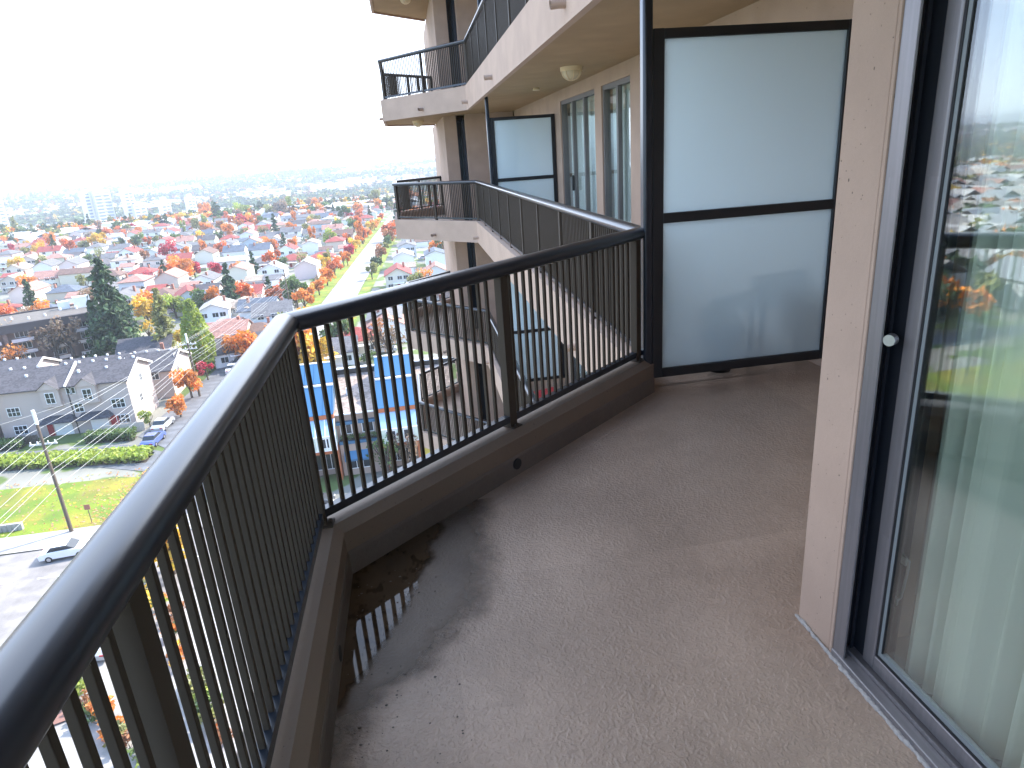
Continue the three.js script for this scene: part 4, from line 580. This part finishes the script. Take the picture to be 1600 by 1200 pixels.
function house(kit, roof, wallc, x, z, turn, place, near = true) {
  const k = KITS[kit], o = thing('house', '', 'house', [x, terr(x, z), z], turn); o.scale.set(0.8, 0.76 + 0.1 * hash(Math.round(x), Math.round(z), 3), 0.86);
  put(o, 'wall', k.wall, W_[wallc]); put(o, 'roof', k.roof, R_[roof]);
  if (near) { put(o, 'chimney', k.chimney, M.brick); put(o, 'door', k.door, M.doorRed); put(o, 'porch', k.porch, W_.white); for (const [wx, wy, wz, s] of k.wins) { const f = put(o, 'window', k.fr, M.white); f.position.set(wx, wy, wz); if (s) f.rotation.y = Math.PI / 2; put(f, 'pane', k.win, M.winGlass); } }
  pending.push({ o, base: `${roof} ${k.type}-roofed ${wallc} house`, place, x: screenX([x, terr(x, z) + 3, z])[0] }); return o;
}
const RC = [['grey', 3], ['red', 2.6], ['charcoal', 2], ['brown', 2], ['pink', 1.8], ['blue-grey', 1.4], ['tan', 1.4], ['pale grey', 2]], WC = [['white', 4.5], ['cream', 2], ['pale grey', 1.2], ['pale pink', 1.6], ['pale blue', 0.7], ['beige', 1]];
{
  const r = rng(2024);
  const rows = [-142, -168, -196, -232, -262, -300, -330, -368, -398, -436, -466, -504, -536];
  rows.forEach((z, ri) => {
    const place = `in the ${ordinal(ri)} row back`;
    for (let side = 0; side < 2; side++) {
      const xs = streetX(z), lim = side ? 60 : -0.72 * -z - 10; let x = side ? xs + 16 : xs - 16;
      for (; side ? x < lim : x > lim; x += (side ? 1 : -1) * (9.9 + 1.3 * r())) {
        const zz = z + (r() - 0.5) * 3, yy = terr(x, zz), keep = r(), kit = Math.floor(r() * 6), roof = pick(r, RC), wc = pick(r, WC), turn = (ri % 2 ? Math.PI : 0) + (r() < 0.25 ? Math.PI / 2 : 0) + (r() - 0.5) * 0.06;
        if (keep < 0.06 || !inFrame(x, yy + 3, zz, 10)) continue; const [sx, sy] = screenX([x, yy + 4, zz]); if (sx > 705 && sy < 430 || sx > 660 && sy < 300) continue; if (sx > 830) continue;
        if (z > -180 && x < -46) continue;   // the apartment block and conifers stand there
        house(kit, roof, wc, x, zz, turn, place, z > -470);
      }
    }
  });
  // houses between the conifers and the street
  const hand = [[374, 562, 5, 'charcoal', 'white', 0.4, 'right of the columnar conifer'], [408, 538, 2, 'brown', 'beige', 0.15, 'nearest the railing corner'], [386, 500, 0, 'tan', 'cream', -0.3, 'left of the railing corner'], [432, 512, 3, 'grey', 'pale blue', 0.1, 'beside the street above the railing corner'], [344, 508, 4, 'pale grey', 'white', 0.1, 'above the columnar conifer'], [300, 486, 1, 'red', 'white', 0.3, 'above the olive conifer'], [236, 560, 5, 'charcoal', 'beige', 0.1, 'between the two nearest conifers'], [326, 486, 0, 'blue-grey', 'white', 0.05, 'small one with the red door above the conifers'], [372, 480, 1, 'tan', 'cream', 0.05, 'with a porch above the columnar conifer'], [240, 580, 2, 'grey', 'pale grey', 0.2, 'just behind the town house rows'], [556, 548, 2, 'red', 'cream', 0.1, 'behind the blue-roofed building'], [606, 530, 3, 'pink', 'white', 1.6, 'right behind the blue-roofed building'], [520, 565, 5, 'grey', 'white', 0.05, 'left behind the blue-roofed building']];
  for (const [px, py, kit, roof, wc, turn, place] of hand) { const [x, z] = gnd(px, py); house(kit, roof, wc, x, z, turn, place); }
  tree('round', 'yellow', ...gnd(412, 506), 0.7, 'yellow bush between the houses left of the railing corner'); tree('round', 'olive', ...gnd(462, 480), 0.7, 'olive garden tree at the street left of the railing'); tree('round', 'orange', ...gnd(372, 566), 0.6, 'small orange tree before the nearest houses'); tree('round', 'yellow', ...gnd(360, 535), 0.6, 'small yellow tree by the columnar conifer'); tree('round', 'green', ...gnd(520, 545), 0.8, 'green garden tree behind the blue-roofed building'); tree('cone', 'dark green', ...gnd(530, 560), 0.5, 'small dark conifer behind the left blue roof'); tree('sparse', 'russet', ...gnd(590, 560), 1.1, 'thin russet tree behind the right blue roof'); tree('shrub', 'green', ...gnd(575, 566), 1.4, 'round green bush behind the tan roof');
  tree('broad', 'orange', ...gnd(430, 545), 0.6, 'orange tree right at the railing corner');
  const car0 = scene.getObjectByName('parked_car'), paints = [['white', [0.75, 0.75, 0.75]], ['silver', [0.42, 0.43, 0.45]], ['dark', [0.03, 0.03, 0.04]], ['red', [0.35, 0.02, 0.02]], ['blue', [0.04, 0.08, 0.25]]].map(([n, c]) => [n, phys(c, 0.35, { clearcoat: 1, clearcoatRoughness: 0.08 })]);
  const shed = [metricUV(box(-2.6, 2.6, 0, 2.4, -3, 3)), metricUV(gableRoof(-2.6, 2.6, -3, 3, 2.4, 1.1, 0.25)), metricUV(box(-1.9, 1.9, 0.05, 2.1, 3, 3.06))];
  const fence0 = mergeGeometries([box(-5, 5, 0.9, 1.0, -0.04, 0.04), box(-5, 5, 0.3, 0.4, -0.04, 0.04), ...Array.from({ length: 34 }, (_, i) => box(-5 + i * 0.3, -4.78 + i * 0.3, 0, 1.4, 0.04, 0.07))].map(metricUV));
  const ok = (x, z) => { const y = terr(x, z), [a, b] = screenX([x, y + 2, z]); return inFrame(x, y + 2, z, 5) && !(a > 700 && b < 430) && !(a > 660 && b < 300) && a < 830 && !(z > -180 && x < -46); };
  rows.slice(0, 9).forEach((z, ri) => {
    const place = `by the ${ordinal(ri)} row of houses`;
    for (let x = 30; x > -0.7 * -z; x -= 5.5 + 5 * r()) {
      const g = r(), roof = pick(r, RC), wc = pick(r, WC), xs = streetX(z); if (Math.abs(x - xs) < 9) continue;
      if (g < 0.5) { const zz = z + (ri % 2 ? 11.5 : -11.5) + r(); if (!ok(x, zz)) continue; const o = thing('garage', '', 'garage', [x, terr(x, zz), zz], (ri % 2 ? 0 : Math.PI) + 0.05 * r()); put(o, 'wall', shed[0], W_[wc]); put(o, 'roof', shed[1], R_[roof]); put(o, 'garage_door', shed[2], W_.white); pending.push({ o, base: `${roof}-roofed ${wc} garage`, place, x: screenX([x, terr(x, zz), zz])[0] }); }
      else if (g < 0.78) { const zz = z + (ri % 2 ? -14.5 : 14.5) + (r() < 0.5 ? 0 : 5.2) * (ri % 2 ? -1 : 1) * 0.3; if (!ok(x, zz)) continue; const [n, pm] = paints[Math.floor(r() * 5)], o = car0.clone(); o.name = numbered('parked_car'); o.position.set(x, terr(x, zz) + 0.08, zz); o.rotation.y = (r() < 0.5 ? 0 : Math.PI) + 0.04 * r(); o.traverse(m => { if (m.name === 'body' || m.name === 'roof') m.material = pm; }); scene.add(o); pending.push({ o, base: `${n} parked car`, place, x: screenX([x, terr(x, zz), zz])[0] }); }
      else if (ri < 7) { const zz = z + (ri % 2 ? 8.5 : -8.5); if (!ok(x, zz)) continue; const o = thing('garden_fence', '', 'fence', [x, terr(x, zz), zz], r() < 0.4 ? 1.57 : 0); put(o, 'boards', fence0, r() < 0.5 ? M.wood : W_.beige).userData.kind = 'stuff'; pending.push({ o, base: 'board fence', place, x: screenX([x, terr(x, zz), zz])[0] }); }
    }
  });
  // garden and street trees
  const AC = [['orange', 5], ['deep orange', 3], ['yellow', 1.6], ['red', 0.8], ['olive', 1.2], ['russet', 1]], GC = [['green', 2], ['dark green', 3], ['olive', 2], ['orange', 1.6], ['yellow', 1], ['yellow-green', 1.2], ['russet', 0.8], ['bare', 1]];
  const spots = [];
  rows.forEach((z, ri) => {
    const av = ri % 2 === 0 && ri > 1, zt = z + (ri % 2 ? -15 : 15) ;
    let x = 34; for (; x > -0.7 * -z; x -= 6.2 + 4 * r()) { const zz = (ri % 2 ? z - 13 : z + 13) + (r() - 0.5) * 3, xs = streetX(zz); if (Math.abs(x - xs) < 5) continue; const street = ri > 1 && (ri % 2 === 0); const on = r() < (street ? 0.72 : 0.55); const c = pick(r, street ? AC : GC), kk = c === 'dark green' ? (r() < 0.6 ? 'cone' : 'tall') : pick(r, [['round', 4], ['broad', 1], ['tall', 1], ['sparse', 0.6]]), s = 0.75 + 0.5 * r(); if (on) spots.push([x, zz, c, kk, s, ri]); }
  });
  for (let z = -150; z > -430; z -= 15 + 8 * r()) { spots.push([streetX(z) - 6.6, z, pick(r, AC), 'round', 0.75 + 0.4 * r(), 'v']); if (z < -200) spots.push([streetX(z) + 6.8, z - 4, pick(r, GC), 'round', 0.7 + 0.4 * r(), 'v']); }
  for (const [x, z, c, kk, s, ri] of spots) {
    const y = terr(x, z); if (!inFrame(x, y + 3, z, 10)) continue; const [sx, sy] = screenX([x, y + 4, z]); if (sx > 705 && sy < 430 || sx > 830 || sx > 660 && sy < 300) continue; if (z > -178 && x < -46) continue;
    const t = tree(kk, c, x, z, s); pending.push({ o: t, base: `${s > 1 ? 'large' : 'small'} ${c} ${kk === 'cone' ? 'conifer' : kk === 'sparse' ? 'thin tree' : kk === 'tall' ? 'tall tree' : 'tree'}`, place: ri === 'v' ? 'beside the street' : `behind the ${ordinal(ri)} row of houses`, x: sx });
  }
  // a belt of trees and pale low buildings before the valley
  for (let i = 0; i < 46; i++) { const px = 5 + i * 14.5 + 8 * r(), d = sight(px, 372 - px * 0.055 + 18 * (r() - 0.5)), dist = 560 + 160 * r(), l = Math.hypot(d.x, d.z), x = d.x / l * dist, z = d.z / l * dist; const c = pick(r, GC), kk = pick(r, [['broad', 3], ['cone', 1.5], ['round', 2], ['tall', 1]]); const [sx, sy] = screenX([x, terr(x, z) + 5, z]); if (sx > 655) continue; const t = tree(kk, c, x, z, 1.1 + 0.7 * r()); pending.push({ o: t, base: `${c} ${kk === 'cone' ? 'conifer' : 'tree'}`, place: 'in the far tree belt below the valley', x: sx }); }
  for (let i = 0; i < 15; i++) {
    const px = 40 + i * 42 + 20 * r(), d = sight(px, 340), dist = 640 + 330 * r(), l = Math.hypot(d.x, d.z), x = d.x / l * dist, z = d.z / l * dist, w = 26 + 34 * r(), dp = 14 + 12 * r(), h = 6 + 4 * r(), red = i === 6; const sx = screenX([x, terr(x, z) + 5, z])[0]; if (sx > 640) continue;
    const o = thing('warehouse', '', 'warehouse', [x, terr(x, z), z], (r() - 0.5) * 0.3), g = [box(-w / 2, w / 2, -1, h, -dp / 2, dp / 2)]; mesh('wall', g, W_.white, o); mesh('roof', [box(-w / 2 - 0.3, w / 2 + 0.3, h, h + 0.4, -dp / 2 - 0.3, dp / 2 + 0.3), box(-w / 4, -w / 4 + 3, h + 0.4, h + 1.6, -2, 1)], red ? R_.red : R_['pale grey'], o); for (let j = 0; j < 5; j++) mesh('loading_door', box(-w / 2 + 2 + j * w / 5.4, -w / 2 + 5 + j * w / 5.4, 0, 3.4, dp / 2, dp / 2 + 0.1), R_['blue-grey'], o);
    pending.push({ o, base: red ? 'long red-roofed hall' : 'long pale flat-roofed warehouse', place: 'in the hazy valley', x: sx });
  }
}
// towers far off
{
  const towerGlass = std([0.3, 0.34, 0.4], 0.3);
  const spec = [[3, 368, 300, 20, 'pale tower cut by the left edge of the picture'], [146, 345, 300, 17, 'paler slim tower just left of the twin dark-windowed tower'], [165, 350, 296, 26, 'widest far tower, grey with dark windows'], [207, 343, 292, 15, 'pale tower right of the widest far tower'], [219, 343, 318, 20, 'short pale block joined to the pale tower'], [262, 345, 311, 15, 'second pale tower from the right, standing alone'], [303, 343, 306, 13, 'rightmost pale tower in the haze']];
  for (const [px, yb, yt, w, label] of spec) {
    const d = sight(px, yb), l = Math.hypot(d.x, d.z), dist = 800, x = d.x / l * dist, z = d.z / l * dist, y = terr(x, z), dt = sight(px, yt), top = EYE + dt.y / Math.hypot(dt.x, dt.z) * dist, h = top - y, W = w * dist / 1040 / 1.25;
    const o = thing('tower_block', label + ', far below the hazy hills', 'tower', [x, y, z], Math.atan2(-d.x, -d.z) + 0.4); mesh('wall', [box(-W / 2, W / 2, 0, h, -W / 2, W / 2)], px === 165 ? W_['pale grey'] : W_.white, o); mesh('roof', [box(-W / 4, W / 4, h, h + 2.5, -W / 4, W / 4)], W_.white, o);
    const nf = Math.floor(h / 3.1); for (let f = 0; f < nf; f++) { for (const s of [-1, 1]) mesh('window', box(s * W * 0.08, s * W * 0.42, f * 3.1 + 1, f * 3.1 + 2.5, W / 2, W / 2 + 0.1), towerGlass, o); mesh('balcony', box(-W * 0.46, W * 0.46, f * 3.1 + 0.2, f * 3.1 + 0.5, W / 2, W / 2 + 1), W_.white, o); }
  }
}
// finish the labels: where several share a description, say which one from the left
{
  const by = new Map(); for (const p of pending) { const k = p.base + ' ' + p.place; (by.get(k) || by.set(k, []).get(k)).push(p); }
  for (const list of by.values()) { list.sort((a, b) => a.x - b.x); list.forEach((p, i) => { p.o.userData.label = list.length > 1 ? `${ordinal(i)} ${p.base} from left ${p.place}` : `${p.base} ${p.place}`; }); }
}
// ------------------------------------------------------------------ what nobody could count: far town, woods, and the town outside the frame
function scatter(name, geo, mat, list, label) {
  const m = new THREE.InstancedMesh(geo, mat, list.length), q = new THREE.Matrix4(), e = new THREE.Euler(), u = new THREE.Quaternion();
  list.forEach(([x, y, z, sx, sy, sz, a, c], i) => { q.compose(new THREE.Vector3(x, y, z), u.setFromEuler(e.set(0, a, 0)), new THREE.Vector3(sx, sy, sz)); m.setMatrixAt(i, q); m.setColorAt(i, c); });
  m.name = name; m.castShadow = m.receiveShadow = true; m.userData = { kind: 'stuff', label }; scene.add(m); return m;
}
{
  const r = rng(555), white = new THREE.Color(1, 1, 1), farCrown = leaves(roundCrown(70, 901, 3.2, 5.5, 1.0, 6), 1.15, 902), farCone = leaves(coneCrown(72, 903, 2.6, 9, 0.5), 1.1, 904);
  const hg = mergeGeometries([box(-5, 5, -1, 4.6, -5, 5), gableRoof(-5, 5, -5, 5, 4.6, 2.2)].map((g, i) => { g = metricUV(g); const c = new Float32Array(g.attributes.position.count * 3).fill(i ? 0.62 : 1); g.setAttribute('color', new THREE.BufferAttribute(c, 3)); return g; }));
  const hm = std([1, 1, 1], 0.9, { vertexColors: true }), tm = phys([1, 1, 1], 0.95, { vertexColors: true }), cm = tm;
  const houses = [], wood = [], cones = [], oh = [], ot = [], hill = [], hillc = [], hh = [];
  const hc = () => pick(r, [[[0.75, 0.74, 0.72], 5], [[0.5, 0.46, 0.42], 2], [[0.55, 0.28, 0.22], 1.3], [[0.4, 0.42, 0.46], 2], [[0.65, 0.58, 0.5], 2]]), tcol = () => pick(r, [[LEAF.orange, 2.2], [LEAF.yellow, 1.5], [LEAF.green, 2], [LEAF['dark green'], 3.2], [LEAF.olive, 2.5], [LEAF.russet, 1.2]]);
  const polar = (a, d) => [d * Math.sin(a), -d * Math.cos(a)];
  for (let i = 0; i < 2600; i++) { const a = lerp(-1.05, 0.16, r()), d = 560 * Math.pow(1300 / 560, r()), [x, z] = polar(a, d), s = 0.8 + 0.8 * r() * (d > 800 ? 1.6 : 1); houses.push([x, terr(x, z), z, s * (1 + 0.8 * r()), 0.7 + 0.5 * r(), s, 0.05 + (r() < 0.3 ? 1.57 : 0), rgb(...hc())]); }
  for (let i = 0; i < 4600; i++) { const a = lerp(-1.05, 0.16, r()), d = 560 * Math.pow(1350 / 560, r()), [x, z] = polar(a, d), s = 0.7 + 0.9 * r(); (r() < 0.25 ? cones : wood).push([x, terr(x, z), z, s, s, s, r() * 6, rgb(...tcol())]); }
  for (let i = 0; i < 16000; i++) { const a = lerp(-1.1, 0.2, r()), d = 1250 * Math.pow(3300 / 1250, r()), [x, z] = polar(a, d); if (fbm(x / 160 + 90, z / 260 + 90, 512, 61, 3) < 0.42) continue; const s = 1.3 + 1.3 * r(); (r() < 0.3 ? hillc : hill).push([x, terr(x, z) - 0.5, z, s * 1.2, s, s * 1.2, r() * 6, rgb(...pick(r, [[LEAF['dark green'], 4], [LEAF.green, 3], [LEAF.olive, 2], [LEAF.russet, 0.7], [LEAF.yellow, 0.4]]))]); }
  for (let i = 0; i < 5200; i++) { const a = lerp(-1.1, 0.2, r()), d = 1250 * Math.pow(3200 / 1250, r()), [x, z] = polar(a, d); if (fbm(x / 160 + 90, z / 260 + 90, 512, 61, 3) > 0.58) continue; const s = 1 + 1.4 * r(); hh.push([x, terr(x, z), z, s * (1 + r()), 0.9 + 0.5 * r(), s, r() < 0.5 ? 0 : 1.57, rgb(...hc())]); }
  for (let i = 0; i < 900; i++) { const a = lerp(-1.25, -0.56, r()), d = 120 * Math.pow(560 / 120, Math.sqrt(r())), [x, z] = polar(a, d); if (inFrame(x, G + 3, z, 40) || z > -112) continue; oh.push([x, terr(x, z), z, 1, 0.9 + 0.4 * r(), 1.1, r() < 0.5 ? 0 : 1.57, rgb(...hc())]); }
  for (let i = 0; i < 1300; i++) { const a = lerp(-1.25, -0.56, r()), d = 100 * Math.pow(560 / 100, Math.sqrt(r())), [x, z] = polar(a, d); if (inFrame(x, G + 3, z, 40) || z > -98) continue; const s = 0.8 + 0.7 * r(); ot.push([x, terr(x, z), z, s, s, s, r() * 6, rgb(...tcol())]); }
  scatter('distant_houses', hg, hm, houses, 'hazy mass of far small houses before the hills'); scatter('distant_trees', farCrown, tm, wood, 'far autumn trees among the distant houses'); scatter('distant_conifers', farCone, cm, cones, 'far dark conifers among the distant houses');
  scatter('hillside_wood', farCrown, tm, hill, 'pale hazy wood covering the far hillside'); scatter('hillside_conifers', farCone, cm, hillc, 'pale hazy conifers on the far hillside'); scatter('hillside_houses', hg, hm, hh, 'pale specks of houses on the far hillside');
  scatter('outlying_houses', hg, hm, oh, 'houses left of the view, mirrored in the glass door'); scatter('outlying_trees', farCrown, tm, ot, 'trees left of the view, mirrored in the glass door');
}
renderer.render(scene, camera);
